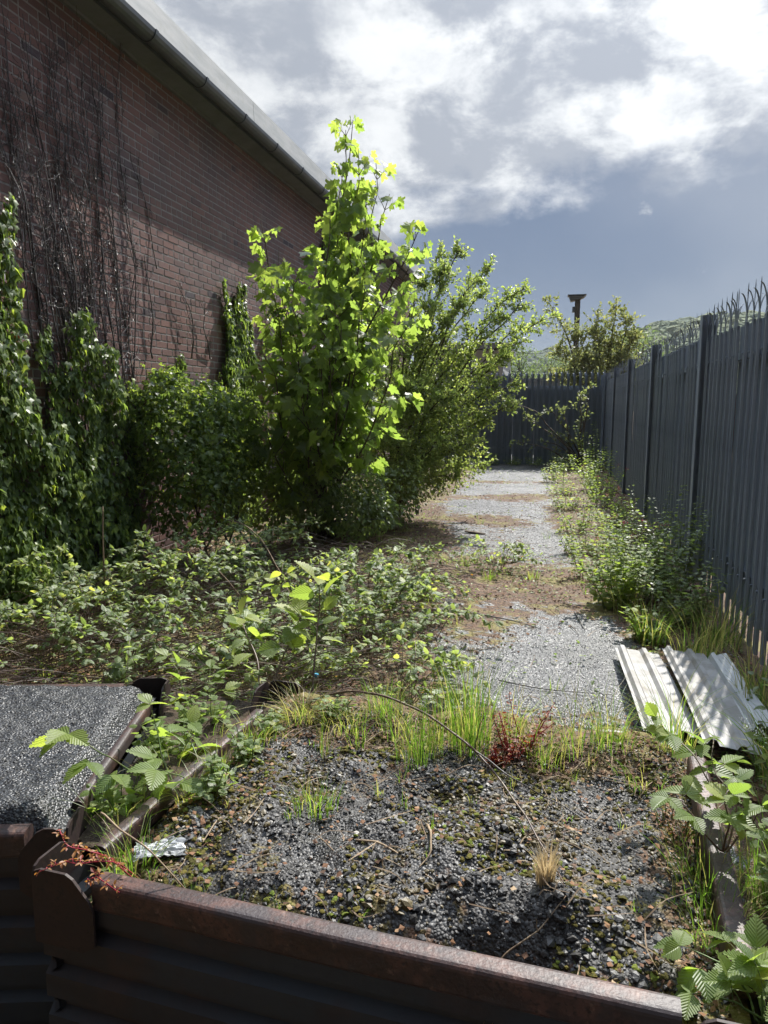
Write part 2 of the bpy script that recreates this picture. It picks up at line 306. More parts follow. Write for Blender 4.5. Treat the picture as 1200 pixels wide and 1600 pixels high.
def tarmac(name, litter=True, base=(.055, .058, .062), RG=(.30, .52), speck=.30):
    m = bpy.data.materials.new(name); m.use_nodes = True; nt = m.node_tree; nt.nodes.clear(); N = nt.nodes.new; L = nt.links.new
    out = N('ShaderNodeOutputMaterial'); p = N('ShaderNodeBsdfPrincipled'); L(p.outputs[0], out.inputs[0])
    tc = N('ShaderNodeTexCoord'); O = tc.outputs['Object']
    def noi(s, d=4, r=.55, loc=(0, 0, 0)):
        mp = N('ShaderNodeMapping'); mp.inputs['Location'].default_value = loc; L(O, mp.inputs[0])
        n = N('ShaderNodeTexNoise'); n.inputs['Scale'].default_value = s; n.inputs['Detail'].default_value = d; n.inputs['Roughness'].default_value = r; L(mp.outputs[0], n.inputs['Vector']); return n.outputs[0]
    def mr(v, a, b, c=0., d=1.):
        n = N('ShaderNodeMapRange'); L(v, n.inputs[0])
        for i, q in zip((1, 2, 3, 4), (a, b, c, d)): n.inputs[i].default_value = q
        return n.outputs[0]
    def mix(f, a, b):
        n = N('ShaderNodeMix'); n.data_type = 'RGBA'; L(f, n.inputs[0])
        for i, q in ((6, a), (7, b)):
            if isinstance(q, tuple): n.inputs[i].default_value = q+(1,)
            else: L(q, n.inputs[i])
        return n.outputs[2]
    vo = N('ShaderNodeTexVoronoi'); vo.inputs['Scale'].default_value = 105; L(O, vo.inputs['Vector'])
    vo2 = N('ShaderNodeTexVoronoi'); vo2.inputs['Scale'].default_value = 260; L(O, vo2.inputs['Vector'])
    sep = N('ShaderNodeSeparateColor'); L(vo.outputs['Color'], sep.inputs[0])
    c = mix(mr(sep.outputs[0], .0, 1.), tuple(q*.35 for q in base), tuple(q*1.9 for q in base))
    c = mix(mr(sep.outputs[1], .88, .93), c, (speck, speck*.97, speck*.93))  # pale specks in the colour stand in for wet glints
    c = mix(mr(noi(1.6, 5), .5, .7), c, tuple(q*.8 for q in base))
    rg = mr(noi(2.2, 4, .6, (4, 2, 0)), .38, .62, RG[0], RG[1])
    if litter:
        a = N('ShaderNodeAttribute'); a.attribute_name = 'tint'    # where litter and moss lie
        brk = noi(7, 8, .68, (9, 0, 3)); 
        ad = N('ShaderNodeMath'); ad.operation = 'ADD'; L(a.outputs['Fac'], ad.inputs[0]); L(mr(brk, .3, .7, -.42, .42), ad.inputs[1])
        lm = mr(ad.outputs[0], .47, .58)
        lc = mix(mr(noi(22, 6, .7), .35, .65), (.040, .025, .016), (.150, .078, .040))
        lc = mix(mr(noi(3.1, 4, .6, (2, 8, 1)), .50, .60), lc, (.15, .125, .03))
        lc = mix(mr(noi(60, 3, .6), .62, .70), lc, (.30, .21, .12))
        c = mix(lm, c, lc); rg = mix(lm, rg, (.85, .85, .85))
    L(c, p.inputs['Base Color']); L(rg, p.inputs['Roughness'])
    h = N('ShaderNodeMath'); h.operation = 'MULTIPLY_ADD'; L(vo.outputs['Distance'], h.inputs[0]); h.inputs[1].default_value = -1.; L(sep.outputs[2], h.inputs[2])
    b = N('ShaderNodeBump'); b.inputs['Strength'].default_value = .75; b.inputs['Distance'].default_value = .006; L(h.outputs[0], b.inputs['Height'])
    b2 = N('ShaderNodeBump'); b2.inputs['Strength'].default_value = .5; b2.inputs['Distance'].default_value = .03; L(noi(5, 6, .6), b2.inputs['Height']); L(b.outputs[0], b2.inputs['Normal'])
    L(b2.outputs[0], p.inputs['Normal'])
    return m
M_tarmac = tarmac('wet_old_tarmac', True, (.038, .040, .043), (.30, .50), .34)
M_tarmac2 = tarmac('fresh_dark_tarmac', False, (.022, .024, .027), (.38, .52), .06)
M_bed = tarmac('broken_tarmac_bed', True, (.020, .018, .016), (.50, .72), .12)

# ------------------------------------------------------------------ leaf templates (V, loops, totals, uv)
def fan(outline, fold=.18, curl=.15):
    """leaf from its right half outline (x,y) going base->tip; midrib folded, tip curled"""
    rh = np.array(outline, float); n = len(rh)
    mid = np.stack([np.zeros(n), rh[:, 1]], 1); mid[0] = (0, 0); mid[-1] = rh[-1]
    V = []; 
    def zz(x, y): return abs(x)*fold - curl*y*y
    mids = [(0, y) for y in np.clip(rh[:, 1], 0, 1)]
    V = [(x, y, zz(x, y)) for x, y in rh]+[(0, y, zz(0, y)) for _, y in mids]+[(-x, y, zz(x, y)) for x, y in rh]
    F = []
    for i in range(n-1):
        F.append((i, i+1, n+i+1, n+i)); F.append((n+i, n+i+1, 2*n+i+1, 2*n+i))
    V = np.array(V); lo = [q for f in F for q in f][:]; to = [4]*len(F)
    wmax = np.abs(V[:, 0]).max(); uvv = np.stack([V[:, 0]/(2*wmax)+.5, V[:, 1]], 1)
    return (V, lo, to, uvv[lo])
def flat(outline, fold=.15, curl=.12, center=(0, .35)):
    """lobed leaf: right-half outline mirrored and fanned about a centre"""
    rh = [tuple(p) for p in outline]; lh = [(-x, y) for x, y in rh[::-1] if abs(x) > 1e-6]
    P = rh+lh; V = [(center[0], center[1], 0)]+[(x, y, abs(x)*fold-curl*max(y, 0)**2) for x, y in P]
    n = len(P); F = [(0, 1+i, 1+(i+1) % n) for i in range(n)]
    V = np.array(V, float); lo = [q for f in F for q in f]; wm = np.abs(V[:, 0]).max()
    uvv = np.stack([V[:, 0]/(2*wm)+.5, V[:, 1]], 1)
    return (V, lo, [3]*n, uvv[lo])
T_oval = fan([(0, 0), (.20, .14), (.30, .38), (.22, .68), (0, 1)], .25, .2)
T_bram = fan([(0, 0), (.22, .12), (.36, .36), (.27, .68), (0, 1)], -.28, .25)
T_small = fan([(0, 0), (.26, .38), (.20, .70), (0, 1)], .3, .15)
T_tiny = (np.array([(0, 0, 0), (.28, .5, .06), (0, 1, 0), (-.28, .5, .06)], float), [0, 1, 2, 3], [4], np.array([(.5, 0), (1, .5), (.5, 1), (0, .5)]))
_s = [(0, 0)]
for k, (xx, yy) in enumerate([(.16, .05), (.30, .18), (.38, .34), (.38, .50), (.32, .66), (.21, .81), (.10, .92)]):
    _s += [(xx-.035, yy-.015), (xx+.02, yy+.05)]
_s += [(0, 1.03)]
T_serr = fan(_s, .22, .22)                                        # serrated broad leaflet
T_maple = flat([(0, .02), (.14, .0), (.30, -.10), (.34, .02), (.50, .10), (.42, .20), (.36, .26), (.52, .40), (.66, .46), (.56, .58), (.50, .66), (.34, .62), (.22, .58), (.26, .74), (.18, .84), (.10, .90), (0, 1.05)], .12, .12, (0, .25))
T_maple2 = (T_maple[0]*[1, 1, 1]+np.stack([T_maple[0][:, 1]*0, T_maple[0][:, 1]*0, -.35*np.abs(T_maple[0][:, 0])**1.5-.25*np.maximum(T_maple[0][:, 1], 0)**2], 1),)+T_maple[1:]
T_maple3 = (T_maple[0]*[.8, 1, 1]+np.stack([T_maple[0][:, 1]*.15, T_maple[0][:, 1]*0, .5*np.abs(T_maple[0][:, 0])**1.3+.12*T_maple[0][:, 0]], 1),)+T_maple[1:]
T_ivyl = flat([(0, .05), (.16, -.06), (.30, .0), (.38, .14), (.52, .36), (.34, .42), (.22, .55), (.12, .78), (0, 1.0)], .15, .15, (0, .3))
T_chip = (np.array([(-.3, 0, 0), (.3, .05, .05), (.2, .6, .12), (-.25, .5, -.04)], float), [0, 1, 2, 3], [4], None)
def blade_tpl(n=5):
    V = []; F = []
    for i in range(n):
        t = i/(n-1); wd = .5*(1-t**1.6)+.02; V += [(-wd, t, 0), (wd, t, 0)]
        if i: a = 2*i; F.append((a-2, a-1, a+1, a))
    return np.array(V, float), F
ICO = None
def ico(sub=1):
    t = (1+5**.5)/2; V = np.array([(-1,t,0),(1,t,0),(-1,-t,0),(1,-t,0),(0,-1,t),(0,1,t),(0,-1,-t),(0,1,-t),(t,0,-1),(t,0,1),(-t,0,-1),(-t,0,1)], float)
    F = [(0,11,5),(0,5,1),(0,1,7),(0,7,10),(0,10,11),(1,5,9),(5,11,4),(11,10,2),(10,7,6),(7,1,8),(3,9,4),(3,4,2),(3,2,6),(3,6,8),(3,8,9),(4,9,5),(2,4,11),(6,2,10),(8,6,7),(9,8,1)]
    V = V/np.linalg.norm(V[0])
    for _ in range(sub-1):
        V = list(map(tuple, V)); mem = {}; F2 = []
        def md(a, b):
            k = (min(a, b), max(a, b))
            if k not in mem: q = np.array(V[a])+np.array(V[b]); V.append(tuple(q/np.linalg.norm(q))); mem[k] = len(V)-1
            return mem[k]
        for a, b, c in F:
            x, y, z = md(a, b), md(b, c), md(c, a); F2 += [(a, x, z), (x, b, y), (z, y, c), (x, y, z)]
        F = F2; V = np.array(V)
    return V, np.array(F)
ICO1 = ico(1); ICO2 = ico(2)
def rocks(g, P, size, tint, flatten=.65, jag=.28, base=ICO1, mi=0):
    P = np.asarray(P, float); m = len(P); V, F = base; nv = len(V)
    W = V[None]*(1+rng.uniform(-jag, jag, (m, nv, 1)))
    sx = rng.uniform(.75, 1.35, (m, 1, 3)); sx[..., 2] *= flatten; W = W*sx
    a = rng.uniform(0, 6.28, m); b = rng.normal(0, .4, m); ca, sa, cb, sb = np.cos(a), np.sin(a), np.cos(b), np.sin(b)
    x = W[..., 0]*cb[:, None]+W[..., 2]*sb[:, None]; z = -W[..., 0]*sb[:, None]+W[..., 2]*cb[:, None]; y = W[..., 1]
    W = np.stack([x*ca[:, None]-y*sa[:, None], x*sa[:, None]+y*ca[:, None], z], -1)*np.broadcast_to(size, (m,))[:, None, None]/2+P[:, None]
    lo = (F.ravel()[None]+np.arange(m)[:, None]*nv).ravel()
    g.add(W.reshape(-1, 3), lo, np.full(m*len(F), 3), np.repeat(tint, nv), None, mi)
def rdir(n, up_=.0, spread=1.):
    d = rng.normal(0, spread, (n, 3)); d[:, 2] += up_; return d/(np.linalg.norm(d, axis=1)[:, None]+1e-9)
def curve(P, n=12, wob=0.):
    """Catmull-Rom through P, n samples per span, with a wobble"""
    P = np.asarray(P, float); P = np.vstack([2*P[0]-P[1], P, 2*P[-1]-P[-2]]); out = []
    for i in range(1, len(P)-2):
        t = np.linspace(0, 1, n, endpoint=(i == len(P)-3))[:, None]
        a, b, c, d = P[i-1], P[i], P[i+1], P[i+2]
        out.append(.5*((2*b)+(-a+c)*t+(2*a-5*b+4*c-d)*t*t+(-a+3*b-3*c+d)*t**3))
    Q = np.vstack(out)
    if wob:
        k = rng.normal(0, 1, (max(3, len(Q)//4), 3)); xs = np.linspace(0, len(k)-1, len(Q))
        w_ = np.stack([np.interp(xs, np.arange(len(k)), k[:, j]) for j in range(3)], 1); w_[0] *= 0; Q = Q+w_*wob
    return Q

# ================================================================== SETTING
def gheight(x, y):
    x = np.asarray(x, float); y = np.asarray(y, float)
    h = -.62*(1-sstep(1.3, 3.3, y))
    h = h + .012*(fbm(x, y, 1.3, 3)-.5) - .0*x
    side = sstep(-.9, -2.2, x)*sstep(9.5, 7, y)+.6*sstep(.5, 1.1, x)
    return h + .05*side*(fbm(x, y, 2.2, 3, 5)-.35)*sstep(3.0, 3.6, y)
def path_l(y): return np.interp(y, [3, 5, 6.5, 8.6, 11, 17, 21], [-.55, -.68, -.75, -1.0, -1.6, -1.85, -1.9])
def path_r(y): return np.interp(y, [3, 5, 6, 8.6, 11, 17, 21], [.62, .55, .42, .2, -.08, -.05, -.1])
def litter_mask(x, y):
    l, r = path_l(y), path_r(y)
    m = np.maximum(sstep(.3, -.35, x-l), sstep(-.25, .3, x-r))*.78
    band = lambda c, w_, a: a*np.exp(-((y-c)/w_)**2)
    wv = .5*(fbm(x, y, .8, 3, 40)-.5)*2
    m = np.maximum(m, np.exp(-((y+wv-7.0)/1.05)**2)*.95*sstep(1.3, .2, x)); m = np.maximum(m, .85*np.exp(-((y+wv-10.4)/.55)**2)*sstep(.3, -.8, x)); m = np.maximum(m, .62*np.exp(-((y+wv-13.2)/.4)**2)); m = np.maximum(m, .55*np.exp(-((y+wv-15.8)/.35)**2))
    m = np.maximum(m, .85*np.exp(-(((x+.6)/.5)**2+((y-5.6)/.8)**2)))
    m = np.maximum(m, band(3.4, .45, .6))
    return .10+m+.75*(fbm(x, y, 1.3, 4, 9)-.46)
def grid_mesh(g, xs, ys, zf, tf=None):
    X, Yy = np.meshgrid(xs, ys); Z = zf(X, Yy); nx = len(xs)
    i = (np.arange(len(ys)-1)[:, None]*nx+np.arange(nx-1)[None]).ravel()
    Q = np.stack([i, i+1, i+nx+1, i+nx], 1)
    g.add(np.stack([X, Yy, Z], -1).reshape(-1, 3), Q.ravel(), np.full(len(Q), 4), None if tf is None else tf(X, Yy).ravel())
g = Geo()
geo = 5*1.35**np.arange(1, 17)
xs = np.concatenate([-4.2-geo[::-1], np.arange(-4.2, 2.3, .06), 2.3+geo]); ys = np.concatenate([.6-geo[::-1], np.arange(.6, 21, .06), 21+geo])
grid_mesh(g, xs, ys, gheight, litter_mask)
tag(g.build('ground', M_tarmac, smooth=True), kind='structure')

# hills beyond
def hill(name, pts, dist, depth, x_of, seed, ncr, crsz, haze):
    """pts = ridge silhouette (px, py) in the photograph; real distance and depth"""
    P = np.array([atY(px, py+9, dist) for px, py in pts]); o = np.argsort(P[:, 0]); rx, rz = P[o, 0], P[o, 2]
    X0, X1 = rx[0], rx[-1]
    xs = np.linspace(X0, X1, 60); ts = np.linspace(0, 1, 24)
    g = Geo(); hz = np.interp(xs, rx, rz)
    def zf(X, Yy):
        t = (Yy-(dist-depth))/(depth); t2 = np.where(t > 1, 2-t, t)
        return np.interp(X, rx, rz)*sstep(0, 1.05, t2)*.985-1
    ysl = np.linspace(dist-depth, dist+depth*.6, 30)
    grid_mesh(g, xs, ysl, zf)
    tag(g.build(name, M_hill, smooth=True), kind='structure')
    r = np.random.default_rng(seed); x = r.uniform(X0, X1, ncr); y = r.uniform(dist-depth*.95, dist+depth*.1, ncr)
    s = crsz*r.uniform(.6, 1.3, ncr); z = zf(x, y)+s*.12
    rocks_P = np.stack([x, y, z], 1); gg = Geo(); rocks(gg, rocks_P, s, np.clip(fbm(x, y, .03, 3, seed)+r.normal(0, .22, ncr), 0, 1), .8, .16, ICO2)
    return gg
gA = hill('near_hill', [(880, 560), (950, 535), (985, 520), (1010, 508), (1050, 497), (1108, 489), (1170, 486), (1260, 500), (1400, 560)], 260., 90., None, 4, 4200, 4.6, 0)
tag(gA.build('hill_wood', M_crowns), 'bumpy broadleaf wood covering the dark hill above the right fence', 'woodland', kind='stuff')
gB = hill('far_hill', [(560, 600), (700, 575), (790, 552), (840, 545), (880, 540), (930, 541), (985, 548), (1080, 570)], 420., 120., None, 6, 3800, 6.5, 0)
tag(gB.build('ridge_wood', M_crowns), 'low wooded ridge seen over the far fence', 'woodland', kind='stuff')

# ------------------------------------------------------------------ brick building
WX = -4.05; WY1 = 21.0
bld = thing('brick_building', 'long dark red brick building with pale metal eaves along the left side', 'building', (WX, 9, 0))
g = Geo(); g.box((WX-.1, -3, -.8), (WX-.0012, WY1, 5.0)); g.box((WX-8, WY1-.2, -.8), (WX-.1, WY1, 5.0)); g.box((WX-8, -3, -.8), (WX-.1, -2.8, 5.0))
shift(g, bld.location).build('mortar_bed', M_mortar, bld)
BL, BH, J = .215, .065, .010
g = Geo(); Vb = []; ti = []
for c in range(int(5.6/.075)):
    z0 = -.62+c*.075
    hdr = (c % 6 == 3)
    L_ = .1025 if hdr else BL
    n = int((WY1+3)/(L_+J)); y = -3+(c % 2)*.11+np.arange(n)*(L_+J)
    y = y[(y > 1.5)]
    if z0 < 4.9: Vb.append(np.stack([y, np.full(len(y), z0), np.full(len(y), L_)], 1))
Vb = np.vstack(Vb); m = len(Vb)
pr = np.abs(rng.normal(0, .0016, m))+.0006; tl = rng.normal(0, .0005, (m, 2)); b = .004
def corner(yy, zz, xx): return np.stack([xx, yy, zz], 1)
y0, y1, z0, z1 = Vb[:, 0], Vb[:, 0]+Vb[:, 2], Vb[:, 1]+rng.normal(0, .0008, m), Vb[:, 1]+BH+rng.normal(0, .0008, m)
xf = pr; xb = np.full(m, -.009)
P8 = [corner(y0, z0, xb), corner(y1, z0, xb), corner(y1, z1, xb), corner(y0, z1, xb),
      corner(y0+b, z0+b, xf), corner(y1-b, z0+b, xf+tl[:, 0]), corner(y1-b, z1-b, xf+tl[:, 1]), corner(y0+b, z1-b, xf+tl[:, 1])]
W = np.stack(P8, 1); fc = np.array([(4, 5, 6, 7), (0, 1, 5, 4), (1, 2, 6, 5), (2, 3, 7, 6), (3, 0, 4, 7)])
lo = (fc.ravel()[None]+np.arange(m)[:, None]*8).ravel()
bt = np.clip(rng.normal(.52, .13, m)+.25*(fbm(Vb[:, 0], Vb[:, 1], .5, 3, 4)-.5)-.35*(rng.random(m) < .05)+.4*(rng.random(m) < .025), 0, 1)
g.add(W.reshape(-1, 3)+np.array([0, -9, 0]), lo, np.full(m*5, 4), np.repeat(bt, 8))
g.build('wall', M_brick, bld)
g = Geo()
def prof(g, pts, y0, y1, ny=2, tint=None):
    """extrude an (x,z) outline along Y"""
    n = len(pts); V = [(x, y, z) for y in (y0, y1) for x, z in pts]
    F = [(i, (i+1) % n, n+(i+1) % n, n+i) for i in range(n)]+[tuple(range(n-1, -1, -1)), tuple(range(n, 2*n))]
    g.polys(V, F, tint)
prof(g, [(WX-.02, 4.90), (WX+.035, 4.90), (WX+.035, 4.93), (WX+.22, 4.95), (WX+.22, 5.03), (WX-.02, 5.03)], -3, WY1)
shift(g, bld.location).build('soffit', M_soffit, bld)
g = Geo()
yy = -3.
while yy < WY1+.3:
    y2 = min(yy+3.05, WY1+.3)
    prof(g, [(WX+.23, 5.03), (WX+.30, 5.03), (WX+.285, 5.36), (WX+.24, 5.39), (WX+.22, 5.37)], yy+.004, y2-.004)
    yy = y2
shift(g, bld.location).build('fascia', M_fascia, bld)
g = Geo(); a = np.linspace(math.pi*1.02, 2*math.pi-.02, 9)
gx, gz, gr = WX+.32, 5.02, .085
pts = [(gx+gr*math.cos(q), gz+gr*1.1*math.sin(q)) for q in a]; pts += [(gx+.93*gr*math.cos(q), gz+.93*gr*1.1*math.sin(q)) for q in a[::-1]]
prof(g, pts, -3, WY1+.2); gt = shift(g, bld.location).build('gutter', M_gutter, bld)
for q in np.arange(4.6, WY1, 1.02):
    g = Geo()
    pts = [(gx+1.12*gr*math.cos(k), gz+1.22*gr*math.sin(k)) for k in a]; pts += [(gx+1.02*gr*math.cos(k), gz+1.12*gr*math.sin(k)) for k in a[::-1]]
    prof(g, pts, q, q+.045)
    shift(g, bld.location).build('gutter_bracket', M_gutter, gt)
g = Geo(); prof(g, [(WX+.20, 5.375), (WX+.22, 5.41), (WX-5, 5.95), (WX-8, 5.6), (WX-8, 5.4), (WX-5, 5.7)], -3, WY1+.2)
shift(g, bld.location).build('roof', M_roof, bld)

# ------------------------------------------------------------------ palisade fences
FX = 1.33; FY0, FY1 = 3.62, 20.4
def pale_geo(h=2.22, full=2.5, w_=.07):
    g = Geo(); cs = [(-.035, .0), (-.024, .016), (-.012, .018), (0, .004), (.012, .018), (.024, .016), (.035, 0)]
    zs = [.04, 1.0, h]
    V = [(-q[1], q[0], z) for z in zs for q in cs]; n = len(cs); F = []
    for k in range(len(zs)-1):
        for i in range(n-1): a = k*n+i; F.append((a, a+1, a+n+1, a+n))
    V2 = [(x+.003, y, z) for x, y, z in V]; m_ = len(V)
    g.polys(V+V2, F+[tuple(m_+q for q in f[::-1]) for f in F])
    def prong(y0, wd, sx, sy, top, spear=False):
        pts = []; K = 9
        for k in range(K):
            t = k/(K-1); z = h-.02+(top-h+.02)*(t if spear else math.sin(t*math.pi/2)); x = -.012+sx*(1-math.cos(t*math.pi/2)); y = y0+sy*t**1.5
            ww = wd*(1-.25*t) if not spear else wd*(1-.2*t)
            if k == K-1: ww = .002
            if spear and k == K-3: ww *= 1.5
            pts += [(x, y-ww/2, z), (x, y+ww/2, z)]
        F = [(2*k, 2*k+1, 2*k+3, 2*k+2) for k in range(K-1)]; m_ = len(pts)
        g.polys(pts+[(x+.003, y, z-.001) for x, y, z in pts], F+[tuple(m_+q for q in f[::-1]) for f in F])
    prong(0, .024, 0, 0, full, True)
    prong(-.018, .038, -.055, -.018, full-.08); prong(.018, .038, .06, .018, full-.10)
    for z in (.45, 2.0):
        g.box((-.030, -.007, z-.007), (-.012, .007, z+.007))
    return g
fence = thing('palisade_fence', 'long blue-grey steel palisade fence with splayed spiked tops along the right side', 'fence', (FX, 12, 0))
p0 = pale_geo().build('pale', M_fence, fence)
ny = 99; pys = np.linspace(FY0+.06, FY1-.1, ny)
posts = [3.75, 7.32, 10.85, 14.2, 17.5, 20.45]
k0 = 0
for i, y in enumerate(pys):
    o = p0 if i == 0 else p0.copy()
    if i: COL.objects.link(o); o.parent = fence
    dx = .0
    o.location = (0 + random.uniform(-.004, .004), y-12, random.uniform(-.01, .01)); o.rotation_euler = (random.gauss(0, .004), random.gauss(0, .004), random.gauss(0, .05)); o.scale = (1, random.uniform(.95, 1.05), 1)
for y in posts:
    g = Geo()
    g.box((-.060, -.055, -.1), (-.048, .055, 2.43)); g.box((.055, -.055, -.1), (.067, .055, 2.44)); g.box((-.0475, -.004, -.1), (.0545, .004, 2.439))
    o = g.build('post', M_fence, fence); o.location = (0, y-12, 0)
for z in (.45, 2.0):
    g = Geo(); g.box((.012, FY0-12, z-.025), (.018, FY1-12, z+.025)); g.box((.0185, FY0-12, z-.025), (.06, FY1-12, z-.019)); g.build('rail', M_fence, fence)
for a, b_ in zip(posts[:-1], posts[1:]):
    y0, y1 = a+.06, b_-.06; first = a < 4
    if first: y0 = 3.8
    g = Geo(); n = max(2, int((y1-y0)/(.45 if not first else .17))); 
    cuts = np.linspace(y0, y1, n+1)
    for q in range(n):
        lo_ = cuts[q]+.004; hi = cuts[q+1]-.004-(random.choice((0, .002, .008, .014)) if first else 0.)
        g.box((.068, lo_-12, (.06 if not first else .10)+.05*random.random()), (.071, hi-12, 2.28 if not first else 2.24))
    g.build('backing_sheet', M_fenced, fence)
# the fence runs on past the crates, beside the camera
g = Geo()
for y in np.arange(-2.0, 3.55, .17):
    q = pale_geo(); V = np.concatenate(q.V); g.add(V+[0, y-12, 0], np.concatenate(q.L), np.concatenate(q.T))
o = g.build('pale_row', M_fence, fence); o['kind'] = 'stuff'
for z in (.45, 2.0):
    g = Geo(); g.box((.012, -14.1, z-.025), (.018, FY0-12.001, z+.025)); g.build('rail', M_fence, fence)
far = thing('palisade_fence', 'dark steel palisade fence closing the far end of the alley', 'fence', (-1.4, 20.55, 0))
fp = pale_geo(2.3, 2.54)
p1 = fp.build('pale', M_fence, far)
xs_ = np.arange(-4.0, 1.3, .155)
for i, x in enumerate(xs_):
    o = p1 if i == 0 else p1.copy()
    if i: COL.objects.link(o); o.parent = far
    o.location = (x+1.4, random.uniform(-.004, .004), random.uniform(-.015, .015)); o.rotation_euler = (0, random.gauss(0, .006), R(-90)+random.gauss(0, .05)); o.scale = (1, .95, 1)
for z in (.45, 2.05):
    g = Geo(); g.box((-2.6, .012, z-.025), (2.65, .018, z+.025)); g.build('rail', M_fence, far)
for x in (-2.55, .1, 2.62):
    g = Geo(); g.box((x-.05, .062, -.1), (x+.05, .074, 2.4)); g.box((x-.004, .02, -.1), (x+.004, .0615, 2.4)); g.build('post', M_fence, far)
g = Geo()
for q in range(9): g.box((-2.6+q*.58+.004, .08, -.05), (-2.6+(q+1)*.58-.004, .083, 2.12))
g.build('backing_sheet', M_fenced, far)

# ------------------------------------------------------------------ things beyond the far fence
q = atY(900, 540, 30); pole = thing('floodlight_pole', 'dark pole with a tilted flat floodlight beyond the far fence', 'pole', (q[0], 30, 0))
g = Geo(); g.box((-.10, -.08, 0), (.10, .08, 5.6)); g.build('mast', M_pole, pole)
g = Geo(); rot = np.array([[math.cos(.1), 0, -math.sin(.1)], [0, 1, 0], [math.sin(.1), 0, math.cos(.1)]]).T
g.polys([(-.34, -.25, 5.70), (.26, -.25, 5.66), (.26, .25, 5.66), (-.34, .25, 5.70), (-.26, -.2, 5.50), (.12, -.2, 5.585), (.12, .2, 5.585), (-.26, .2, 5.50)], [(0, 1, 2, 3), (4, 7, 6, 5), (0, 4, 5, 1), (1, 5, 6, 2), (2, 6, 7, 3), (3, 7, 4, 0)])
hd = g.build('lamp_head', M_gutter, pole)
g = Geo(); g.box((-.38, -.28, 5.705), (.31, .28, 5.735)); g.build('visor', M_gutter, hd)
g = Geo(); g.box((-.19, -.10, 5.1), (-.104, .10, 5.3)); g.build('junction_box', M_gutter, pole)
# pale building
bq = thing('pale_building', 'pale grey rendered building with a dark flat roof behind the leafy shrub', 'building', (-5.2, 46, 0))
g = Geo(); g.box((-3.4, 0, 0), (2.1, 8, 4.85)); g.build('wall', M_render, bq)
g = Geo(); g.box((-3.8, -.5, 4.9), (2.4, 8.5, 5.25)); g.build('roof', M_soffit, bq)
for x in (-1.75, -.1):
    g = Geo(); g.box((x-.45, -.05, 3.2), (x-.39, -.004, 4.5)); g.box((x+.39, -.05, 3.2), (x+.45, -.004, 4.5)); g.box((x-.388, -.05, 4.44), (x+.388, -.004, 4.5)); g.box((x-.388, -.05, 3.2), (x+.388, -.004, 3.26)); g.box((x-.03, -.045, 3.262), (x+.03, -.004, 4.438))
    f = g.build('window', M_white, bq); g = Geo(); g.box((x-.386, -.02, 3.262), (x-.032, -.004, 4.438)); g.box((x+.032, -.02, 3.262), (x+.386, -.004, 4.438)); g.build('pane', M_glass, f)
g = Geo(); g.box((1.3, -.16, 0), (1.42, -.04, 4.86)); g.build('downpipe', M_white, bq)
# low cabin
q = atY(828, 600, 27); cb_ = thing('low_cabin', 'low dark-roofed cabin showing just above the far fence', 'cabin', (q[0], 27, 0))
g = Geo(); g.box((-1.5, 0, 0), (.9, 2, 2.25)); g.build('wall', M_render, cb_)
g = Geo(); g.box((-1.65, -.2, 2.26), (1.05, 2.2, 2.52)); g.build('roof', M_soffit, cb_)
g = Geo(); g.box((-1.0, -.03, 1.2), (.4, -.004, 2.1)); g.build('window', M_glass, cb_)
# red container glimpsed through the gaps of the right fence
rc = thing('red_skip', 'bright red hoarding glimpsed through the slits of the right fence', 'hoarding', (FX+1.5, 9.5, 0))
g = Geo()
for yk in np.arange(-4, 5, .3): g.box((0, yk+.004, .85), (.04, yk+.22, 1.75)); g.box((.02, yk+.22, .85), (.06, yk+.296, 1.75))
g.box((-.03, -4, 1.752), (.07, 5, 1.80))
for yk in (-3.8, -1.6, .6, 2.8, 4.7): g.box((.062, yk, -.1), (.12, yk+.06, 1.75)); g.build('side_panel', M_redp, rc)
rc.name = 'red_hoarding'

